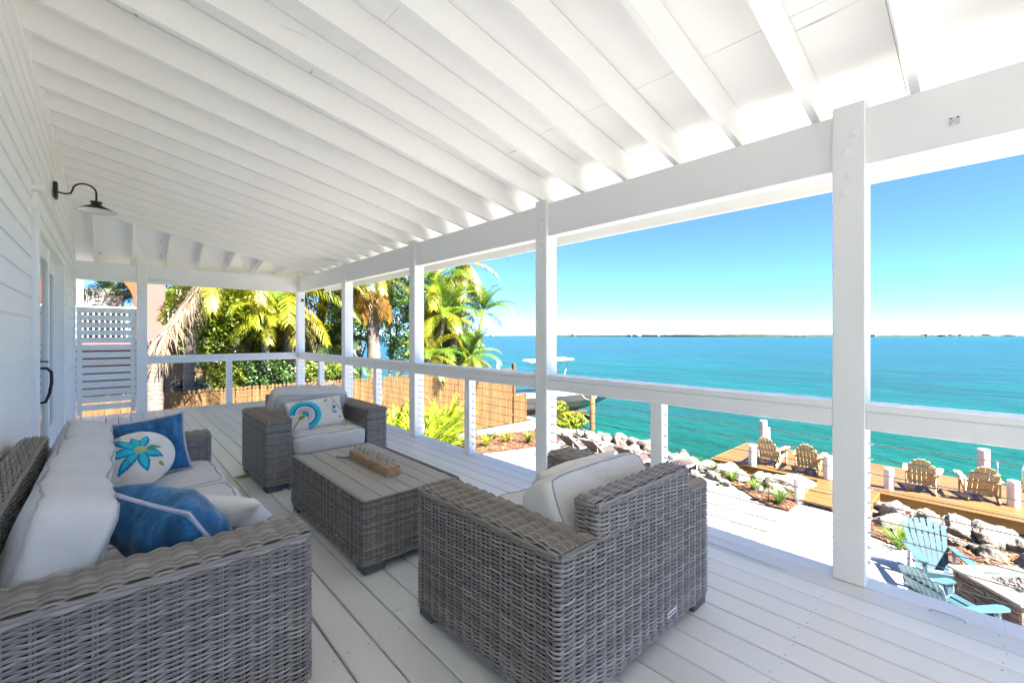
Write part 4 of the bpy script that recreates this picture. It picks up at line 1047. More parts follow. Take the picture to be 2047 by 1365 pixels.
# --- adirondack chairs
def adirondack(label, group, m, loc, rz, style='arch', scale=1.0):
    t = empty('adirondack_chair', loc, rz); t.scale = (scale,) * 3; tag(t, label, 'chair', group)
    # faces local +Y ; origin under seat centre
    for sx in (-1, 1):
        bar('rear_leg', (sx * .27, -.42, .02), (sx * .27, .36, .33), .024, .115, m, t)                  # stringer
        cbox('front_leg', (sx * .30, .34, .26), (.026, .10, .52), m, t, .004)
        cbox('arm_post', (sx * .31, -.22, .33), (.024, .08, .40), m, t, .004)
        poly = [(-.055, -.36), (.02, -.38), (.045, -.05), (.075, .25), (.07, .40), (.03, .445), (-.045, .44), (-.075, .38), (-.075, .1)]
        o = prism('arm_rest', [(sx * (.335) + (-sx) * -px_, py_) for px_, py_ in poly] if sx > 0 else [(-.335 - px_, py_) for px_, py_ in poly][::-1], .525, .547, m, t)
        cbox('arm_bracket', (sx * .325, .33, .47), (.022, .05, .10), m, t, .003)
    for k in range(6):
        u = .335 - k * .095; z = .365 - (k * .095) * .42
        cbox('seat_slat', (0, u, z), (.52, .085, .02), m, t, .005, (R(-(-22)), 0, 0))
    n = 6 if style == 'arch' else 7; W_ = .54; bw = W_ / n
    base = Vector((0, -.17, .18)); dirn = Vector((0, -math.sin(R(26)), math.cos(R(26)))); nrm = Vector((0, math.cos(R(26)), math.sin(R(26))))
    for k in range(n):
        u = (k + .5) / n * 2 - 1
        if style == 'arch': Lk = [.66, .78, .82, .82, .78, .66][k]; fan = 0
        else: Lk = .62 + .22 * math.sqrt(max(0, 1 - (u * .92) ** 2)); fan = u * .055
        xb = u * (W_ / 2 - (.0 if style == 'arch' else .045)); xt = u * W_ / 2 + fan
        top = []; hw = bw / 2 - .005
        e = [0, 0] if style != 'arch' else [0, 0]
        sl = -u * .10
        prof = [(-hw + xb, 0), (hw + xb, 0), (hw + xt, Lk + sl * hw - (.025 if u > .4 else 0)), (xt, Lk + .008), (-hw + xt, Lk - sl * hw - (.025 if u < -.4 else 0))]
        V = []
        for dz in (0, .018):
            for (px_, l) in prof: V.append(base + Vector((px_, 0, 0)) + dirn * l + nrm * (dz - .018))
        q = len(prof); F = [list(range(q)), [q + i for i in range(q)][::-1]] + [[i, q + i, q + (i + 1) % q, (i + 1) % q] for i in range(q)]
        link('back_slat', mkmesh('back_slat', V, F, m), t)
    for l in (.10, .36, .60):
        c = base + dirn * l - nrm * .032; cbox('back_brace', c, (.60 if l == .36 else .50, .022, .065), m, t, .003, (R(26), 0, 0))
    cbox('seat_apron', (0, .375, .30), (.58, .022, .13), m, t, .003)
    return t
M['chair_c'] = wood('cream_polywood', (.26, .195, .10), (.31, .24, .13), (.37, .30, .18), (3, 3, 3), 2.0, .6, .15, .04)
M['chair_b'] = simple('pale_blue_polywood', (.030, .074, .098), .5, .10, 5, bstr=.12, rand=.03)
g_ = 'cream adirondack chairs on the dock'
def face(dx, dy): return math.atan2(-dx, dy)
CX = [(1534, 931, 'cream adirondack chair on the dock beside the corner piling', (1, -.05)), (1610, 948, 'cream adirondack chair on the dock at the head of the ramp', (1, .06)), (1840, 986, 'cream adirondack chair on the dock beside the short piling, its back straight to the house', (1, .04)), (1957, 1004, 'cream adirondack chair on the dock in front of the tall piling by the swim ladder', (1, .22))]
for (px_, py_, lb, d) in CX:
    q = pix(px_, py_, Z=DOCK); adirondack(lb, g_, M['chair_c'], (q.x + .38, q.y, DOCK), face(*d), 'arch', .95)
adirondack('pale blue adirondack chair with tall fanned back standing by the mulch bed', 'pale blue patio chairs', M['chair_b'], (9.86, .60, G + .012), face(-.9, -.43), 'fan', .95)
adirondack('pale blue adirondack chair nearest the deck, turned toward the stone fire pit', 'pale blue patio chairs', M['chair_b'], (8.41, .38, G + .012), face(.8, -.6), 'fan', .95)
# --- fire pit
fp = empty('fire_pit', (9.25, -.24, G + .012), R(-45)); tag(fp, 'square stone veneer gas fire pit with glass wind guard', 'fire pit')
M['veneer'] = simple('stone_veneer', (.085, .062, .052), .8, .35, 5, bstr=.8, bscale=25, rand=.30, bdist=.01); M['captop'] = simple('fire_pit_top', (.13, .115, .105), .6, .2, 9, bstr=.2)
cbox('fire_pit_core', (0, 0, .28), (.86, .86, .56), M['dark'], fp, .004)
rv = random.Random(2)
for sgn, ax in ((-1, 'x'), (1, 'x'), (-1, 'y'), (1, 'y')):
    z = .02
    while z < .55:
        h = rv.choice([.045, .06, .075]); h = min(h, .56 - z); u = -.445
        while u < .44:
            L = min(rv.uniform(.09, .26), .445 - u); d = rv.uniform(.012, .03)
            if L > .02:
                if ax == 'x': cbox('stone', (sgn * (.43 + d / 2), u + L / 2, z + h / 2), (d, L - .004, h - .004), M['veneer'], fp, .004)
                else: cbox('stone', (u + L / 2, sgn * (.43 + d / 2), z + h / 2), (L - .004, d, h - .004), M['veneer'], fp, .004)
            u += L
        z += h
for a, b_, c, d in ((-.5, .5, -.5, -.2), (-.5, .5, .2, .5), (-.5, -.2, -.198, .198), (.2, .5, -.198, .198)): bx('top_slab', a, b_, c, d, .562, .60, M['captop'], fp, .006)
cbox('vent_handle', (-.462, 0.05, .47), (.012, .12, .022), M['black'], fp, .003)
bx('burner_tray', -.2, .2, -.2, .2, .52, .57, M['dark'], fp)
lm = bmesh.new()
lv = MB()
for k in range(70):
    s = rv.uniform(.018, .035); V_, F_ = cboxgeo(s * 1.6, s * 1.3, s, s * .35); lv.add(V_, F_, Matrix.Translation((rv.uniform(-.18, .18), rv.uniform(-.18, .18), .575 + rv.uniform(0, .02))) @ Matrix.Rotation(rv.uniform(0, 3), 4, Vector((rv.random(), rv.random(), 1)).normalized()))
o = lv.build('lava_rock', simple('lava_rock', (.12, .09, .085), .9, .3), fp); o['kind'] = 'stuff'
for (sx, sy, cx_, cy_) in ((.46, .006, 0, -.23), (.46, .006, 0, .23), (.006, .454, -.23, 0), (.006, .454, .23, 0)): cbox('glass_guard', (cx_, cy_, .68), (sx, sy, .15), M['glass'], fp, .001)
# --- sun loungers
M['sling'] = simple('brown_sling', (.06, .042, .034), .7, .1, 8, bstr=.2, bscale=200); M['lframe'] = simple('grey_lounger_frame', (.45, .44, .43), .4, .1)
def lounger(loc, label):
    t = empty('sun_lounger', loc, 0); tag(t, label, 'sun lounger', 'brown sun loungers on the patio')
    cbox('seat_sling', (.72, 0, .335), (1.25, .56, .018), M['sling'], t, .005)
    bar('back_sling', (.10, 0, .345), (-.48, 0, .80), .56, .018, M['sling'], t, .005)
    for sy in (-1, 1):
        cbox('side_rail', (.55, sy * .30, .325), (1.65, .035, .045), M['lframe'], t, .006); bar('back_rail', (.10, sy * .295, .335), (-.50, sy * .295, .81), .028, .035, M['lframe'], t, .005)
        for lx_ in (-.15, 1.25): cbox('leg', (lx_, sy * .30, .152), (.04, .035, .304), M['lframe'], t, .005)
        bar('back_strut', (-.22, sy * .25, .32), (-.28, sy * .25, .62), .02, .02, M['lframe'], t, .003)
for (yy, lb) in ((9.42, 'brown sling sun lounger under the sea grape bush'), (8.45, 'brown sling sun lounger second from the sea grape bush'), (7.20, 'brown sling sun lounger third from the sea grape bush, behind the armchair cushion'), (6.1, 'brown sling sun lounger at the end of the row by the mulch bed')):
    lounger((11.32, yy, G), lb)
# ================================================================== FENCE
M['cedar'] = wood('cedar_picket', (.070, .030, .006), (.108, .054, .012), (.145, .086, .029), (5, 5, .5), 2.6, .75, .4, .22)
FY = 14.80; FT = -.19
def picket_mesh(h, w_=.098, th=.016):
    hw = w_ / 2; P = [(-hw, 0), (hw, 0), (hw, h - .135), (hw * .60, h - .115), (hw * .52, h - .10), (hw * .62, h - .085), (hw * .98, h - .065), (hw * .70, h - .03), (0, h)]
    P += [(-x, z) for x, z in P[2:8]][::-1]
    n = len(P); V = [(x, 0, z) for x, z in P] + [(x, th, z) for x, z in P]
    return mkmesh('picket', V, [list(range(n)), [n + i for i in range(n)][::-1]] + [[i, n + i, n + (i + 1) % n, (i + 1) % n] for i in range(n)], M['cedar'])
PK = picket_mesh(FT - G - .05)
fence = empty('picket_fence', (0, FY, G)); tag(fence, 'tall orange cedar picket fence along the garden edge', 'fence')
x = -1.6; rf = random.Random(9)
while x < 13.6:
    link('picket', PK, fence, (x, rf.uniform(-.003, .003), .05 + rf.uniform(-.012, .012)), (0, rf.uniform(-.006, .006), 0)); x += .1035
for z in (.35, 1.25, 2.15): bx('fence_rail', -1.65, 13.62, .018, .058, z, z + .09, M['cedar'], fence)
for xx in np.arange(-1.4, 13.6, 2.4): bx('fence_post', xx, xx + .09, .06, .15, 0, 2.3, M['cedar'], fence)
bx('fence_post', 13.63, 13.75, -.02, .12, 0, FT - G + .18, M['cedar'], fence)
PK2 = picket_mesh(1.35); f2 = empty('low_fence', (13.8, FY, G)); tag(f2, 'short stepped-down cedar fence panel by the water', 'fence')
for i in range(6): link('picket', PK2, f2, (i * .1035, 0, .05))
bx('fence_rail', -.05, .6, .018, .058, .3, .39, M['cedar'], f2); bx('fence_rail', -.05, .6, .018, .058, .95, 1.04, M['cedar'], f2); bx('fence_post', .58, .67, -.01, .12, 0, 1.3, M['cedar'], f2)
bw = empty('timber_bulkhead', (0, 0, 0)); tag(bw, 'low timber bulkhead at the water beside the fence end', 'bulkhead')
for k in range(2): bx('timber', 14.5, 18.5, 15.0 + k * .02, 15.25 + k * .02, G - .55 + k * .26, G - .30 + k * .26, M['cedar'], bw, .01)
for k in range(3): bx('timber_post', 14.6 + k * 1.7, 14.8 + k * 1.7, 14.78, 14.98, -4.2, G + .05, M['pile'], bw, .01)
f3 = empty('back_fence', (0, 27.0, G)); tag(f3, 'second cedar picket fence deeper in the neighbour yard', 'fence')
PK3 = picket_mesh(2.5, .135)
for i in range(46): link('picket', PK3, f3, (.4 + i * .145, 0, .02))
for z in (.5, 1.2, 2.2): bx('fence_rail', .3, 7.2, -.05, -.012, z, z + .10, M['cedar'], f3)
# ================================================================== VEGETATION
def leafmat(name, cols, rough=.45, trans=.48):
    m, t, b = nodes(name); g = N(t, 'ShaderNodeNewGeometry'); oi = N(t, 'ShaderNodeObjectInfo')
    ad = N(t, 'ShaderNodeMath', operation='ADD'); t.links.new(g.outputs['Random Per Island'], ad.inputs[0]); t.links.new(oi.outputs['Random'], ad.inputs[1])
    hf = N(t, 'ShaderNodeMath', operation='MULTIPLY'); t.links.new(ad.outputs[0], hf.inputs[0]); hf.inputs[1].default_value = .5
    r = ramp(t, hf.outputs[0], [(.1 + .8 * i / (len(cols) - 1), c) for i, c in enumerate(cols)])
    t.links.new(r.outputs[0], b.inputs['Base Color']); b.inputs['Roughness'].default_value = rough
    tr = N(t, 'ShaderNodeBsdfTranslucent'); t.links.new(r.outputs[0], tr.inputs[0]); mx = N(t, 'ShaderNodeMixShader'); mx.inputs[0].default_value = trans
    out = t.nodes['Material Output']; t.links.new(b.outputs[0], mx.inputs[1]); t.links.new(tr.outputs[0], mx.inputs[2]); t.links.new(mx.outputs[0], out.inputs[0]); return m
M['fr_green'] = leafmat('palm_green', [(0.046, 0.114, 0.014), (0.103, 0.194, 0.018), (0.194, 0.273, 0.018)])
M['fr_yel'] = leafmat('palm_yellow', [(0.125, 0.170, 0.009), (0.251, 0.255, 0.012), (0.387, 0.307, 0.018)])
M['fr_dark'] = leafmat('palm_dark', [(0.016, 0.045, 0.018), (0.032, 0.070, 0.021), (0.063, 0.108, 0.021)])
M['fr_org'] = leafmat('palm_orange', [(0.298, 0.149, 0.014), (0.350, 0.175, 0.021), (0.315, 0.140, 0.035)])
M['fr_dead'] = leafmat('palm_dead', [(.08, .055, .028), (.14, .10, .055), (.19, .15, .10)], .8, .1)
M['lf_yel'] = leafmat('leaf_yellow_green', [(0.096, 0.155, 0.009), (0.187, 0.246, 0.012), (0.307, 0.315, 0.014)], .4, .4)
M['lf_grn'] = leafmat('leaf_green', [(0.033, 0.082, 0.014), (0.068, 0.140, 0.016), (0.140, 0.209, 0.021)], .4, .35)
M['lf_grey'] = leafmat('leaf_silver', [(0.105, 0.131, 0.096), (0.193, 0.219, 0.158), (0.263, 0.280, 0.228)], .6, .2)
M['trunk'] = simple('palm_trunk', (.13, .108, .088), .9, .35, 5, (1, 1, 5), .8, 10, bdist=.02); M['bark'] = simple('bark', (.16, .12, .09), .9, .3, 6, (1, 1, .3), .6, 14)
M['fibre'] = leafmat('palm_fibre', [(.07, .048, .026), (.13, .095, .058), (.18, .145, .10)], .9, .05)
def frond_mesh(L, e0, bend, n, lmax, wd, m, seed, hang=.5, vee=25):
    r = random.Random(seed); V = []; F = []
    steps = 24; pts = []; p = Vector((0, 0, 0)); pts.append(p.copy()); angs = []
    for i in range(steps):
        t = (i + .5) / steps; a = R(e0 - bend * t ** 1.25); angs.append(a); p = p + Vector((math.cos(a), .06 * math.sin(t * 3 + seed), math.sin(a))) * (L / steps); pts.append(p.copy())
    tv, tf = tubegeo(pts[::2], [.028 * (1 - .85 * k / 12) for k in range(13)], 4); V += list(tv); F += tf
    for i in range(n):
        t = .10 + .90 * (i + r.random() * .5) / n; f = t * steps; k = min(steps - 1, int(f)); q = pts[k].lerp(pts[k + 1], f - k); a = angs[k]
        d = Vector((math.cos(a), 0, math.sin(a))); u = Vector((-math.sin(a), 0, math.cos(a)))
        ll = lmax * (math.sin(math.pi * (.12 + .80 * t)) ** .75) * r.uniform(.85, 1.1)
        for sg in (-1, 1):
            sw = R(r.uniform(32, 50)); dv = (Vector((0, sg, 0)) * math.cos(sw) + d * math.sin(sw)) * math.cos(R(vee)) + u * math.sin(R(vee)); dv.normalize()
            q1 = q + dv * ll * .5 - Vector((0, 0, 1)) * ll * .10 * hang; dv2 = (dv - Vector((0, 0, 1)) * hang * r.uniform(.9, 1.6)).normalized(); q2 = q1 + dv2 * ll * .5
            wv = d * wd * .5; o = len(V); V += [q - wv * .6, q + wv * .6, q1 + wv, q1 - wv, q2]; F += [[o, o + 1, o + 2, o + 3], [o + 3, o + 2, o + 4]]
    return mkmesh('frond', V, F, m)
FR = {}
for key, mm in (('g', 'fr_green'), ('y', 'fr_yel'), ('d', 'fr_dark'), ('o', 'fr_org'), ('x', 'fr_dead')):
    FR[key] = {'up': [frond_mesh(2.5, 72, 75, 44, .62, .045, M[mm], s, .35) for s in (1, 2)], 'mid': [frond_mesh(2.6, 38, 88, 46, .68, .045, M[mm], s, .8) for s in (3, 4)],
               'low': [frond_mesh(2.5, 2, 72, 44, .70, .045, M[mm], s, 1.3, 5) for s in (5, 6)], 'hang': [frond_mesh(2.3, -48, 34, 40, .62, .05, M[mm], s, 1.2, -10) for s in (7, 8)]}
def trunk_tube(parent, pts, r0, r1, m, rings=True, name='trunk'):
    P = []; Rr = []; n = 40; pv = [Vector(p) for p in pts]
    for i in range(n + 1):
        f = i / n * (len(pv) - 1); k = min(len(pv) - 2, int(f)); a, b = pv[k], pv[k + 1]; c0 = pv[max(0, k - 1)]; c1 = pv[min(len(pv) - 1, k + 2)]; t = f - k
        q = .5 * ((2 * a) + (-c0 + b) * t + (2 * c0 - 5 * a + 4 * b - c1) * t * t + (-c0 + 3 * a - 3 * b + c1) * t ** 3)
        P.append(q); Rr.append((r0 + (r1 - r0) * i / n) * (1 + (.05 * ((i % 2) * 2 - 1) if rings else 0)) * (1.25 if i == 0 else 1))
    return tube(name, P, Rr, m, parent, 10)
def palm(label, pts, r0, r1, spec, scale=1.0, group='palms beyond the fence', seed=0, fibre=None, crownshaft=False):
    """spec: list of (colour, posture, count)"""
    t = empty('palm_tree', pts[0]); tag(t, label, 'palm tree', group); o = Vector(pts[0]); rel = [Vector(p) - o for p in pts]
    trunk_tube(t, rel, r0, r1, M['trunk']); r = random.Random(seed); top = rel[-1]; ang = r.uniform(0, 6)
    for colr, pose, cnt in spec:
        for k in range(cnt):
            ang += 2.399 + r.uniform(-.3, .3); link('frond', FR[colr][pose][r.randrange(2)], t, top + Vector((0, 0, r.uniform(-.12, .12))), (r.uniform(-.12, .12), r.uniform(-.15, .15), ang), scale * r.uniform(.85, 1.12))
    if fibre:
        i0, i1, cnt, ln = fibre; b = MB()
        for k in range(cnt):
            f = r.uniform(i0, i1) * (len(rel) - 1); kk = min(len(rel) - 2, int(f)); q = rel[kk].lerp(rel[kk + 1], f - kk); a = r.uniform(0, 6.28); l = ln * r.uniform(.5, 1.2); w_ = r.uniform(.008, .02)
            e = Vector((math.cos(a), math.sin(a), 0)); s = Vector((-e.y, e.x, 0)); p0 = q + e * r0 * .9; p1 = p0 + e * l * r.uniform(.15, .4) + Vector((0, 0, -l * .4)); p2 = p1 + e * l * .05 + Vector((r.uniform(-.1, .1) * l, 0, -l * .5))
            b.add([p0 - s * w_, p0 + s * w_, p1 + s * w_, p1 - s * w_, p2], [[0, 1, 2, 3], [3, 2, 4]])
        ob = b.build('trunk_fibre', M['fibre'], t); ob['kind'] = 'stuff'
    return t
def P_(px, py, Y): return tuple(pix(px, py, Y=Y))
gz = lambda x, y: (x, y, G)
# shaggy leaning palm in front of the fence
palm('leaning palm with shaggy tan trunk growing in front of the picket fence', [gz(.80, 13.4), (.78, 13.4, -.9), P_(312, 712, 13.45), P_(350, 652, 13.5), P_(405, 578, 13.6), P_(425, 545, 13.6)], .20, .15, [('x', 'hang', 1), ('y', 'low', 4), ('g', 'mid', 5), ('y', 'up', 5)], .7, seed=1, fibre=(.35, 1.0, 520, .55))
palm('slim grey ringed palm rising straight behind the picket fence near the pink house', [gz(1.66, 15.6), P_(378, 740, 15.6), P_(388, 640, 15.6), P_(392, 560, 15.6), P_(394, 520, 15.6)], .15, .10, [('x', 'hang', 1), ('y', 'low', 4), ('g', 'mid', 5), ('g', 'up', 4)], .7, seed=2)
palm('broad yellow coconut palm with drooping fronds behind the back railing', [gz(4.6, 16.6), P_(580, 690, 16.7), P_(582, 620, 16.7), P_(585, 585, 16.7)], .24, .20, [('y', 'low', 8), ('y', 'mid', 9), ('y', 'hang', 6), ('g', 'up', 5), ('x', 'hang', 3)], 1.05, seed=3, fibre=(.5, 1, 260, .5))
palm('yellow green coconut palm with fronds hanging under the porch eave', [gz(3.3, 17.3), P_(498, 640, 17.3), P_(505, 560, 17.3), P_(508, 535, 17.3)], .18, .14, [('y', 'hang', 5), ('g', 'low', 8), ('y', 'low', 4), ('g', 'mid', 8)], 1.0, seed=4)
palm('palm with pale yellow fronds between the corner post and the next porch post', [gz(5.2, 18.0), P_(640, 640, 18.0), P_(645, 560, 18.0), P_(648, 520, 18.0)], .18, .14, [('y', 'hang', 5), ('y', 'low', 6), ('g', 'mid', 6)], 1.05, seed=5)
palm('thick trunked palm with an orange skirt of dying fronds behind the fence', [gz(7.55, 16.2), P_(748, 740, 16.2), P_(745, 650, 16.2), P_(742, 575, 16.2), P_(741, 545, 16.2)], .27, .20, [('o', 'hang', 10), ('y', 'hang', 4), ('y', 'low', 6), ('d', 'low', 5), ('d', 'mid', 8)], .88, seed=6, fibre=(.55, 1, 200, .5))
palm('dark green palm with long arching fronds left of the orange skirted palm', [gz(6.2, 17.8), P_(690, 690, 17.8), P_(695, 600, 17.8)], .15, .12, [('d', 'low', 9), ('d', 'mid', 8), ('d', 'up', 4)], .95, seed=7)
palm('tall palm with golden dead fronds hanging toward the open water', [gz(12.2, 17.2), P_(905, 700, 17.2), P_(920, 560, 17.2), P_(928, 520, 17.2)], .20, .15, [('y', 'hang', 8), ('x', 'hang', 4), ('y', 'low', 4), ('g', 'mid', 5)], 1.0, seed=8)
palm('feathery green palm with curved stems leaning out over the water', [gz(12.9, 16.0), P_(945, 720, 16.0), P_(958, 660, 16.0), P_(966, 622, 16.0)], .09, .06, [('g', 'up', 7), ('g', 'mid', 10), ('g', 'low', 4)], .72, seed=9)
palm('bright green palm crown low between the porch posts', [gz(11.4, 16.3), P_(880, 720, 16.3), P_(885, 650, 16.3), P_(886, 630, 16.3)], .10, .07, [('g', 'up', 6), ('g', 'mid', 9), ('y', 'low', 5), ('y', 'hang', 3)], .85, seed=10)
palm('small bushy palm at the water end of the fence', [gz(12.6, 15.6), P_(938, 735, 15.6), P_(942, 712, 15.6)], .08, .06, [('g', 'up', 7), ('g', 'mid', 8), ('y', 'low', 5)], .62, seed=11)
palm('small yellow palm low behind the fence beside the third porch post', [gz(10.6, 15.7), P_(858, 735, 15.7), P_(862, 715, 15.7)], .08, .06, [('y', 'up', 5), ('g', 'mid', 7), ('y', 'low', 5)], .66, seed=12)
palm('dark palm on the pink house side seen under the orange arch', [gz(-.9, 22.5), P_(220, 660, 22.5), P_(222, 612, 22.5)], .14, .10, [('d', 'up', 8), ('d', 'mid', 10), ('d', 'low', 3)], .95, seed=13)
palm('low dark palm peeking above the fence between the far porch posts', [gz(5.6, 17.0), P_(655, 720, 17.0), P_(658, 700, 17.0)], .10, .08, [('d', 'up', 5), ('d', 'mid', 8), ('g', 'low', 4)], .75, seed=14)
palm('young yellow coconut palm fanning out just above the back railing', [gz(2.9, 16.6), P_(470, 700, 16.6), P_(468, 640, 16.6), P_(468, 625, 16.6)], .13, .10, [('y', 'up', 5), ('y', 'mid', 8), ('y', 'low', 5), ('x', 'hang', 1)], .75, seed=15)
palm('green coconut palm with arching fronds between the two shaggy trunks', [gz(3.75, 16.2), P_(530, 700, 16.2), P_(532, 660, 16.2), P_(532, 645, 16.2)], .13, .10, [('g', 'up', 5), ('y', 'mid', 7), ('y', 'low', 6)], .72, seed=16)
palm('green palm with upright fronds right of the fourth porch post', [gz(11.2, 17.6), P_(862, 640, 17.6), P_(866, 585, 17.6), P_(867, 570, 17.6)], .13, .10, [('g', 'up', 5), ('g', 'mid', 8), ('y', 'low', 5), ('y', 'hang', 3)], .95, seed=17)
def crown_mesh(blobs, n, size, m, seed):
    r = np.random.default_rng(seed); V = []; F = []; tot = sum(b[3] ** 2 for b in blobs)
    for bx_, by_, bz_, br in blobs:
        k = int(n * br * br / tot); d = r.normal(size=(k, 3)); d /= np.linalg.norm(d, axis=1)[:, None]; rad = br * (r.uniform(.35, 1.0, k) ** .45) * (1 + .25 * np.sin(d[:, 0] * 5 + d[:, 2] * 4 + bx_))
        C = np.array([bx_, by_, bz_]) + d * rad[:, None] * np.array([1, 1, .8]); 
        nn = d * .6 + r.normal(size=(k, 3)) * .5 + np.array([0, 0, .5]); nn /= np.linalg.norm(nn, axis=1)[:, None]
        a = np.cross(nn, r.normal(size=(k, 3))); a /= np.linalg.norm(a, axis=1)[:, None] + 1e-9; b = np.cross(nn, a); s = size * r.uniform(.6, 1.3, k)[:, None]
        o = len(V)
        quad = np.stack([C - a * s, C + b * s * .5 + nn * s * .12, C + a * s, C - b * s * .5 + nn * s * .12], 1).reshape(-1, 3); V += list(quad); F += [[o + 4 * i, o + 4 * i + 1, o + 4 * i + 2, o + 4 * i + 3] for i in range(k)]
    me = npmesh('crown', np.array(V), np.array(F), m, False); return me
def tree(label, base, blobs, n, size, m, seed, name='tree', cat='tree', group='trees beyond the fence', tr=.09):
    t = empty(name, base); tag(t, label, cat, group); r = random.Random(seed); link('crown', crown_mesh(blobs, n, size, m, seed), t)
    c = Vector(blobs[0][:3]); mid = Vector((c.x * .4, c.y * .4, c.z * .5)); tube('trunk', [(0, 0, -.1), mid, c], [tr, tr * .75, tr * .4], M['bark'], t, 8)
    b = MB()
    for q in blobs[1:]: b.tube([mid, (mid + Vector(q[:3])) / 2 + Vector((0, 0, .1)), Vector(q[:3])], [tr * .5, tr * .35, tr * .12], 5)
    if len(blobs) > 1: b.build('limbs', M['bark'], t, True)
    return t
def blobs_at(base, spots, Y=None):
    out = []
    for px, py, YY, rad in spots: q = pix(px, py, Y=YY) - Vector(base); out.append((q.x, q.y, q.z, rad))
    return out
def T(label, bx_, by_, spots, n, size, m, seed, **k): base = (bx_, by_, G); return tree(label, base, blobs_at(base, spots), n, size, m, seed, **k)
T('yellow green leafy tree behind the slim ringed palm', 2.6, 21, [(425, 610, 21, 1.2), (445, 650, 20.5, 1.1), (405, 590, 21.5, .9), (450, 690, 20, 1.1), (420, 700, 20.5, .9), (460, 600, 22, 1.0)], 9000, .075, M['lf_yel'], 1)
T('bright leafy tree beside the pink column', 1.4, 23.5, [(350, 590, 23.5, 1.1), (345, 630, 23.5, .9), (368, 570, 24, 1.0), (335, 610, 24, .7)], 6000, .075, M['lf_yel'], 2)
T('dense green tree filling the gap under the drooping coconut fronds', 3.9, 19.5, [(500, 690, 19.5, 1.1), (535, 660, 20, 1.2), (560, 700, 19.5, 1.0), (480, 720, 19, .9), (520, 735, 19, .9), (555, 740, 18.5, .8), (470, 745, 18.5, .7)], 11000, .07, M['lf_grn'], 3)
T('dark fine leaved tree right of the orange skirted palm', 8.6, 17.5, [(800, 620, 17.5, .95), (812, 570, 17.5, .9), (795, 670, 17.3, .7), (805, 700, 17.2, .6), (780, 600, 18, .6)], 8000, .06, M['lf_grn'], 4)
T('golden flowering tree far behind the palms', 6.3, 24, [(640, 665, 24, 1.3), (665, 672, 24, 1.0), (625, 690, 24, .9)], 5000, .09, M['lf_yel'], 5)
T('silvery shrub standing by the shore behind the fence', 7.6, 26, [(665, 692, 26, 1.2), (690, 700, 26, .9)], 3500, .09, M['lf_grey'], 6, name='shrub', cat='shrub', group=None)
T('green leafy hedge tree at the water end behind the palms', 11.6, 18.5, [(870, 700, 18.5, 1.1), (900, 690, 18.5, 1.1), (930, 700, 18.2, .9), (910, 725, 17.5, .9), (850, 680, 18.6, .9), (880, 640, 18.8, .9)], 10000, .07, M['lf_grn'], 7)
T('yellow leafed shrub above the pickets near the black grill', 2.5, 15.9, [(445, 765, 15.9, .5), (430, 755, 15.9, .38), (460, 745, 15.9, .45)], 2600, .05, M['lf_yel'], 8, name='shrub', cat='shrub', group=None, tr=.03)
T('silver leaved shrub above the pickets beside the slim palm', 2.05, 15.8, [(405, 772, 15.8, .3), (395, 776, 15.8, .22)], 1300, .05, M['lf_grey'], 9, name='shrub', cat='shrub', group=None, tr=.02)
T('dark green shrub mass above the pickets by the corner post', 3.6, 16.3, [(500, 755, 16.3, .6), (530, 745, 16.4, .7), (480, 735, 16.4, .6), (555, 750, 16.4, .6), (575, 740, 16.6, .6)], 7000, .05, M['lf_grn'], 10, name='shrub', cat='shrub', group=None, tr=.05)
T('low leafy shrub above the pickets between the far porch posts', 5.3, 16.0, [(640, 742, 16, .5), (665, 736, 16, .5), (620, 738, 16, .45), (700, 745, 16, .4)], 4200, .05, M['lf_yel'], 11, name='shrub', cat='shrub', group=None, tr=.04)
sg = pix(1128, 868, Z=G - .1)
T('sea grape bush with round yellow green leaves at the shore', sg.x, sg.y, [(1130, 838, sg.y, .48), (1145, 850, sg.y - .2, .42), (1120, 812, sg.y, .30), (1155, 838, sg.y - .4, .36), (1118, 855, sg.y + .1, .42)], 1500, .075, M['lf_yel'], 12, name='sea_grape_bush', cat='bush', group=None, tr=.04)
for (px_, py_, Y_, lb, mm, sd) in ((520, 600, 20.5, 'sunlit yellow green tree crown filling in behind the coconut fronds', 'lf_yel', 31), (470, 655, 19.0, 'sunlit leafy tree low behind the back railing', 'lf_yel', 32), (570, 660, 20.0, 'green tree crown behind the corner porch post', 'lf_grn', 33), (720, 610, 20.5, 'dark green tree crown left of the orange skirted palm', 'lf_grn', 34), (870, 600, 20.0, 'green tree crown behind the tall golden palm', 'lf_grn', 35), (900, 660, 19.5, 'sunlit leafy tree under the feathery palm', 'lf_yel', 36), (438, 628, 16.9, 'bright yellow leafed tree between the slim palm and the coconut palms', 'lf_yel', 37)):
    q = pix(px_, py_, Y=Y_); T(lb, q.x, q.y, [(px_, py_, Y_, 1.25), (px_ - 30, py_ + 15, Y_, 1.0), (px_ + 30, py_ + 25, Y_, 1.0), (px_ + 5, py_ - 30, Y_ + .5, .9), (px_ - 15, py_ + 50, Y_ - .3, .9)], 7000, .075, M[mm], sd)
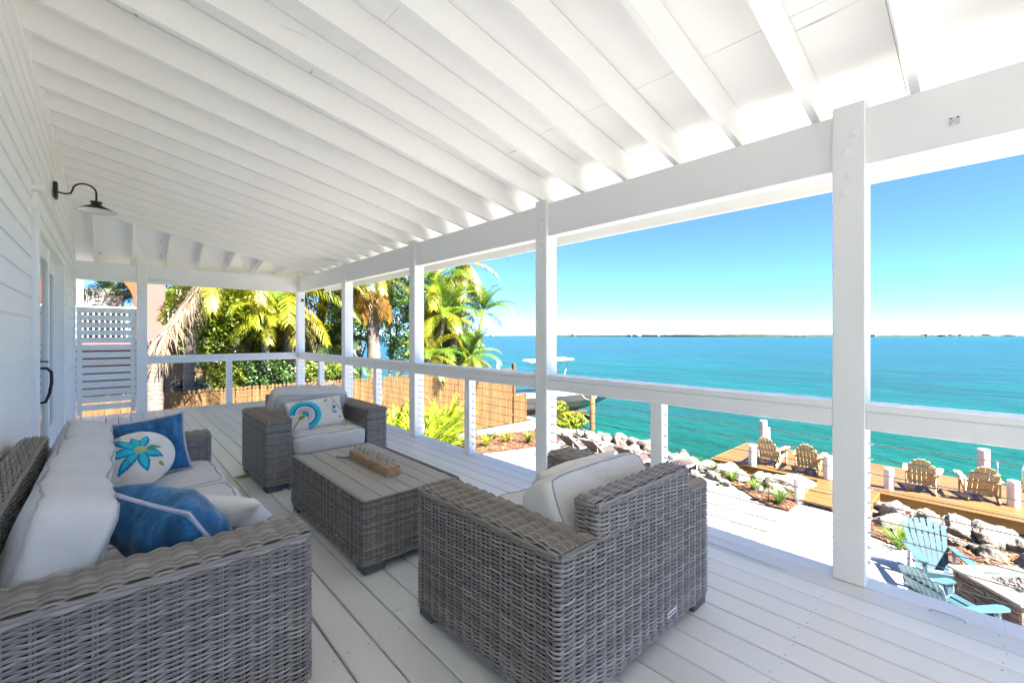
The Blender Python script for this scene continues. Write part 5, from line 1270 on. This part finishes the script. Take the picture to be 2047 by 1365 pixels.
# strappy plants
def strap_mesh(n, L, w_, m, seed, lean=55, seg=6):
    r = random.Random(seed); V = []; F = []
    for k in range(n):
        a = r.uniform(0, 6.28); el = R(r.uniform(lean, 88)); d = Vector((math.cos(a), math.sin(a), 0)); s = Vector((-d.y, d.x, 0)); p = d * r.uniform(0, .05); l = L * r.uniform(.6, 1.1); o = len(V)
        for i in range(seg + 1):
            t = i / seg; ww = w_ * math.sin(math.pi * (.18 + .8 * t)) ; V += [p - s * ww, p + s * ww]; e = el - t * R(r.uniform(50, 75)); p = p + (d * math.cos(e) + Vector((0, 0, math.sin(e)))) * (l / seg)
        for i in range(seg): F.append([o + 2 * i, o + 2 * i + 1, o + 2 * i + 3, o + 2 * i + 2])
    return mkmesh('leaves', V, F, m, True)
SM = {'tall': [strap_mesh(64, 1.75, .05, M['lf_yel'], s) for s in (1, 2, 3)], 'fan': [strap_mesh(60, 1.5, .02, M['fr_green'], s) for s in (4, 5)], 'small': [strap_mesh(40, .62, .016, M['lf_yel'], s) for s in (6, 7)], 'grey': [strap_mesh(44, .55, .016, M['lf_grey'], s) for s in (8, 9)], 'grass': [strap_mesh(90, .50, .006, M['fr_green'], s, 60) for s in (10, 11)]}
def plant(kind, x, y, s, label, group=None):
    t = empty('plant', (x, y, G + .03), random.uniform(0, 6)); t.scale = (s,) * 3; tag(t, label, 'plant', group); link('leaves', SM[kind][random.randrange(len(SM[kind]))], t)
    lathe('stem', [(.03, -.03), (.025, .05), (0, .10)], M['bark'], t, 6)
tall = [(5.2, 10.6), (5.9, 11.2), (6.5, 10.9), (5.5, 12.2), (6.4, 12.4), (7.1, 12.0), (7.6, 12.8), (5.3, 13.4), (6.2, 13.6), (7.2, 13.7), (8.1, 13.4), (4.9, 9.6), (5.4, 11.6), (6.0, 12.0), (6.9, 11.4), (6.8, 13.1), (7.6, 12.3), (5.8, 10.2), (8.4, 13.9), (8.9, 13.2)]
for k, (a, b) in enumerate(tall): plant('tall', a, b, random.uniform(1.05, 1.3), 'lush yellow green strap leaved plant massed between the deck and the fence', 'lush plants massed by the deck')
for a, b in ((7.7, 11.7), (8.3, 12.3)): plant('fan', a, b, 1.0, 'fine leaved arching palm seedling at the edge of the lush planting', 'palm seedlings by the lush planting')
for (px_, py_, kd, lb) in ((930, 893, 'grey', 'grey green rosette plant at the end of the lush planting'), (948, 880, 'grey', 'grey green rosette plant tight against the fence bed'), (972, 893, 'small', 'green tufted plant beside the slim rail post'), (1012, 885, 'small', 'round green tuft in the mulch below the fence'), (1056, 886, 'small', 'round green tuft in the mulch by the thick porch post'), (985, 878, 'grey', 'silvery striped tuft in the mulch below the fence')):
    q = pix(px_, py_, Z=G); plant(kd, q.x, q.y, 1.0, lb)
for (px_, py_, lb) in ((1386, 940, 'small grass tuft by the boulders behind the wicker armchair'), (1428, 948, 'grass tuft against the boulders beside the shell patio'), (1465, 964, 'short grass tuft midway along the mulch bed'), (1510, 982, 'large grass tuft in the middle of the mulch bed'), (1557, 1010, 'grass tuft near the foot of the dock ramp'), (1798, 1100, 'feathery grass tuft behind the tall fanned chair'), (1815, 1085, 'grass tuft beside the copper path light')):
    q = pix(px_, py_, Z=G); plant('grass', q.x, q.y, random.uniform(.8, 1.15), lb)
# path lights
M['copper'] = simple('copper', (.20, .10, .06), .5, .2, metal=.5)
for (px_, py_, lb) in ((1537, 1006, 'thin copper path light in the mulch bed by the dock ramp'), (1820, 1074, 'copper path light with cone hat behind the tall fanned chair'), (1246, 905, 'thin copper path light near the sun loungers')):
    q = pix(px_, py_, Z=G); t = empty('path_light', (q.x, q.y, G)); tag(t, lb, 'path light'); tube('stake', [(0, 0, 0), (0, 0, .48)], .014, M['copper'], t, 6); lathe('hat', [(.0, .53), (.02, .525), (.085, .475), (.083, .47), (0, .475)], M['copper'], t, 12)
# ================================================================== NEIGHBOUR HOUSE
M['pink'] = simple('pink_stucco', (.15, .070, .058), .9, .06, 2, bstr=.3, bscale=30); M['orange'] = simple('orange_stucco', (.19, .045, .008), .9, .06, 2, bstr=.3, bscale=30); M['wst'] = simple('white_stucco', (.26, .24, .22), .9, .06, 2)
NY = 19.0
nh = empty('neighbour_house', (0, NY, G)); tag(nh, 'pink and orange stucco house with arched balcony beyond the fence', 'house')
zg = -G
bx('column', .90, 1.40, 0, .45, 0, 9, M['pink'], nh, .02)
bx('balcony_slab', -7, 2.62, -.25, 3.2, zg + .92, zg + 1.10, M['pink'], nh, .02)
bx('lower_wall', 1.42, 2.45, 2.9, 3.1, 0, zg + .92, M['wst'], nh, .02); bx('lower_wall', -7, .895, .3, .5, zg + .25, zg + .919, M['orange'], nh, .02); bx('recess_shade_wall', -7, .895, 2.2, 2.3, 0, zg + .24, M['bark'], nh, .02)
# arch wall
V = []; F = []; n = 22; ax0, ax1, zt_, zs, ra = -3.2, .895, zg + 6.0, zg + 2.2, 1.55
cxa = -1.15
arcp = [(cxa + ra * 1.12 * math.cos(a), zs + .15 + ra * .82 * math.sin(a)) for a in np.linspace(0, math.pi, n)]
for (xx, zz_) in arcp: V += [(xx, 0, zz_), (xx, .3, zz_), (xx, 0, zt_), (xx, .3, zt_)]
for i in range(n - 1): F += [[4 * i, 4 * i + 4, 4 * i + 6, 4 * i + 2], [4 * i + 1, 4 * i + 3, 4 * i + 7, 4 * i + 5], [4 * i, 4 * i + 1, 4 * i + 5, 4 * i + 4], [4 * i + 2, 4 * i + 6, 4 * i + 7, 4 * i + 3]]
link('arch_wall', mkmesh('arch_wall', V, F, M['orange']), nh)
bx('arch_pier', cxa + ra * 1.12, .893, .002, .298, zg + 1.10, zt_ - .01, M['orange'], nh, .01); bx('arch_pier', -4.2, cxa - ra * 1.12, .002, .298, zg + 1.10, zt_ - .01, M['orange'], nh, .01)
bx('white_post', -.74, -.60, -.15, -.02, zg + 1.10, zg + 5, M['enamel'], nh)
bx('balcony_rail', -7, .90, -.20, -.14, zg + 2.13, zg + 2.19, M['enamel'], nh); bx('balcony_rail', 1.40, 2.60, -.20, -.14, zg + 2.13, zg + 2.19, M['enamel'], nh); bx('balcony_rail', 1.40, 2.60, -.20, -.14, zg + 1.16, zg + 1.21, M['enamel'], nh); bx('balcony_rail', -7, .90, -.20, -.14, zg + 1.16, zg + 1.21, M['enamel'], nh)
for xx in list(np.arange(-2.2, .9, .13)) + list(np.arange(1.45, 2.6, .13)): bx('baluster', xx, xx + .028, -.185, -.157, zg + 1.21, zg + 2.13, M['enamel'], nh)
bx('balcony_back_wall', -7, .4, 3.0, 3.2, zg + 1.1, zg + 3.0, M['wst'], nh)
bx('white_door', 1.95, 2.55, 3.0, 3.1, zg + 1.1, zg + 3.1, M['enamel'], nh)
bx('privacy_board', 2.30, 2.60, -.05, .0, zg + 1.12, zg + 2.1, M['enamel'], nh)
gl = empty('kettle_grill', (*pix(359, 760, Y=16.3)[:2], G)); tag(gl, 'black kettle grill standing behind the picket fence', 'grill')
gk = pix(359, 771, Y=16.3).z - G
lathe('bowl', [(0, gk - .25), (.16, gk - .2), (.24, gk - .08), (.25, gk)], M['black'], gl, 18); lathe('lid', [(.25, gk + .002), (.235, gk + .09), (.15, gk + .17), (0, gk + .2)], M['black'], gl, 18)
for k in range(3): tube('leg', [(.14 * math.cos(k * 2.1), .14 * math.sin(k * 2.1), gk - .2), (.3 * math.cos(k * 2.1), .3 * math.sin(k * 2.1), 0)], .012, M['steel'], gl, 6)
tube('lid_handle', [(-.05, 0, gk + .19), (-.04, 0, gk + .235), (.04, 0, gk + .235), (.05, 0, gk + .19)], .008, M['black'], gl, 6)
# ================================================================== BOAT
M['hull_g'] = simple('grey_hull', (.06, .06, .06), .25, .05); M['hull_w'] = simple('white_hull', (.26, .25, .21), .3, .05); M['boat_w'] = simple('white_gelcoat', (.42, .42, .41), .3, .03)
bt = empty('fishing_boat', (17.0, 15.6, -2.72), math.atan2(-.50, .87)); tag(bt, 'grey and white centre console boat with hard top on a lift', 'boat')
L_ = 6.6; ns = 16
def section(t):   # t 0 stern .. 1 bow -> list of (y,z), from keel to gunwale (port)
    bw_ = 1.2 * (1 - max(0, (t - .45) / .55) ** 2.2); kz = .0 + .75 * max(0, (t - .6) / .4) ** 2.2; gz_ = 1.02 + .28 * t ** 2; cw = bw_ * .78
    return [(0, kz), (cw * .55, kz + .16 + .1 * t), (cw, kz * .6 + .36 + .2 * t), (bw_ * .90, kz * .3 + .52 + .22 * t), (bw_ * .985, gz_ - .12), (bw_, gz_)]
def hull(name, i0, i1, m):
    V = []; F = []; k = i1 - i0 + 1
    for i in range(ns + 1):
        t = i / ns; x_ = L_ * (t - .5) ; s = section(t)
        for sg in (1, -1):
            for (yy, zz_) in s[i0:i1 + 1]: V.append((x_ + .45 * t * t * (zz_ - .5) * (1 if t > .7 else 0), sg * yy, zz_))
    for i in range(ns):
        for b_ in (0, 1):
            for j in range(k - 1): o = i * 2 * k + b_ * k + j; q = [o, o + 1, o + 2 * k + 1, o + 2 * k]; F.append(q)
    if i0 == 0: F.append(list(range(k)) + [k + j for j in range(k - 1, 0, -1)])
    return link(name, mkmesh(name, V, F, m, True), bt)
hull('hull_bottom', 0, 3, M['hull_w']); hull('hull_side', 3, 4, M['hull_g']); hull('gunwale', 4, 5, M['boat_w'])
V = [(L_ * (i / ns - .5), sg * section(i / ns)[5][0] * .97, section(i / ns)[5][1] - .05) for i in range(ns + 1) for sg in (1, -1)]
link('boat_deck', mkmesh('boat_deck', V, [[2 * i, 2 * i + 1, 2 * i + 3, 2 * i + 2] for i in range(ns)], M['boat_w']), bt)
prism('transom', [(-L_ / 2 - .02, -1.15), (-L_ / 2 + .06, -1.15), (-L_ / 2 + .06, 1.15), (-L_ / 2 - .02, 1.15)], .5, 1.0, M['boat_w'], bt)
b = MB(); b.box(-.7, .35, -.35, .35, .95, 1.85, .06); b.build('console', M['boat_w'], bt)
cbox('windscreen', (.38, 0, 2.0), (.02, .66, .35), M['glass'], bt, .003)
V, F = cboxgeo(2.3, 1.75, .09, .04); o = link('hard_top', mkmesh('hard_top', V, F, M['boat_w']), bt, (-.15, 0, 2.72), (0, R(-3), 0))
for sx, xx in ((1, .75), (-1, -.85)):
    for sy in (-1, 1): tube('top_leg', [(xx * .65, sy * .42, .98), (xx * .75, sy * .5, 1.9), (xx, sy * .62, 2.7)], .028, M['boat_w'], bt, 8)
b = MB(); b.box(-L_ / 2 - .55, -L_ / 2 - .05, -.22, .22, .6, 1.5, .08); b.build('outboard_motor', M['hull_g'], bt); 
tube('bow_rope', [(1.2, -1.19, 1.1), (1.45, -1.24, .82), (1.75, -1.22, .72), (2.05, -1.15, .85), (2.25, -1.02, 1.12)], .012, M['boat_w'], bt, 5)
bl = empty('boat_lift', (17.0, 15.6, 0), math.atan2(-.50, .87)); tag(bl, 'timber boat lift posts and cradle under the grey boat', 'boat lift')
for xx in (-2.3, 1.6):
    for sy in (-1.75, 1.75): lathe('lift_post', [(.13, -4.6), (.125, -1.55), (0, -1.5)], M['pile'] if sy > 0 else M['cedar'], bl, 10, (xx, sy, 0))
    cbox('cradle_beam', (xx, 0, -2.80), (.16, 3.5, .15), M['hull_g'], bl)
for sy in (-.6, .6): cbox('bunk_board', (-.3, sy, -2.655), (4.2, .14, .13), M['cedar'], bl)
q = pix(996, 745, Y=21); pp = empty('channel_marker', (q.x, q.y, 0)); tag(pp, 'slim white pole standing in the water beyond the fence', 'pole'); lathe('pole', [(.09, -5), (.09, q.z + .72), (0, q.z + .75)], M['pvc'], pp, 10); lathe('pole_collar', [(.095, q.z + .6), (.105, q.z + .62), (.105, q.z + .68), (.095, q.z + .7)], M['pvc'], pp, 10)
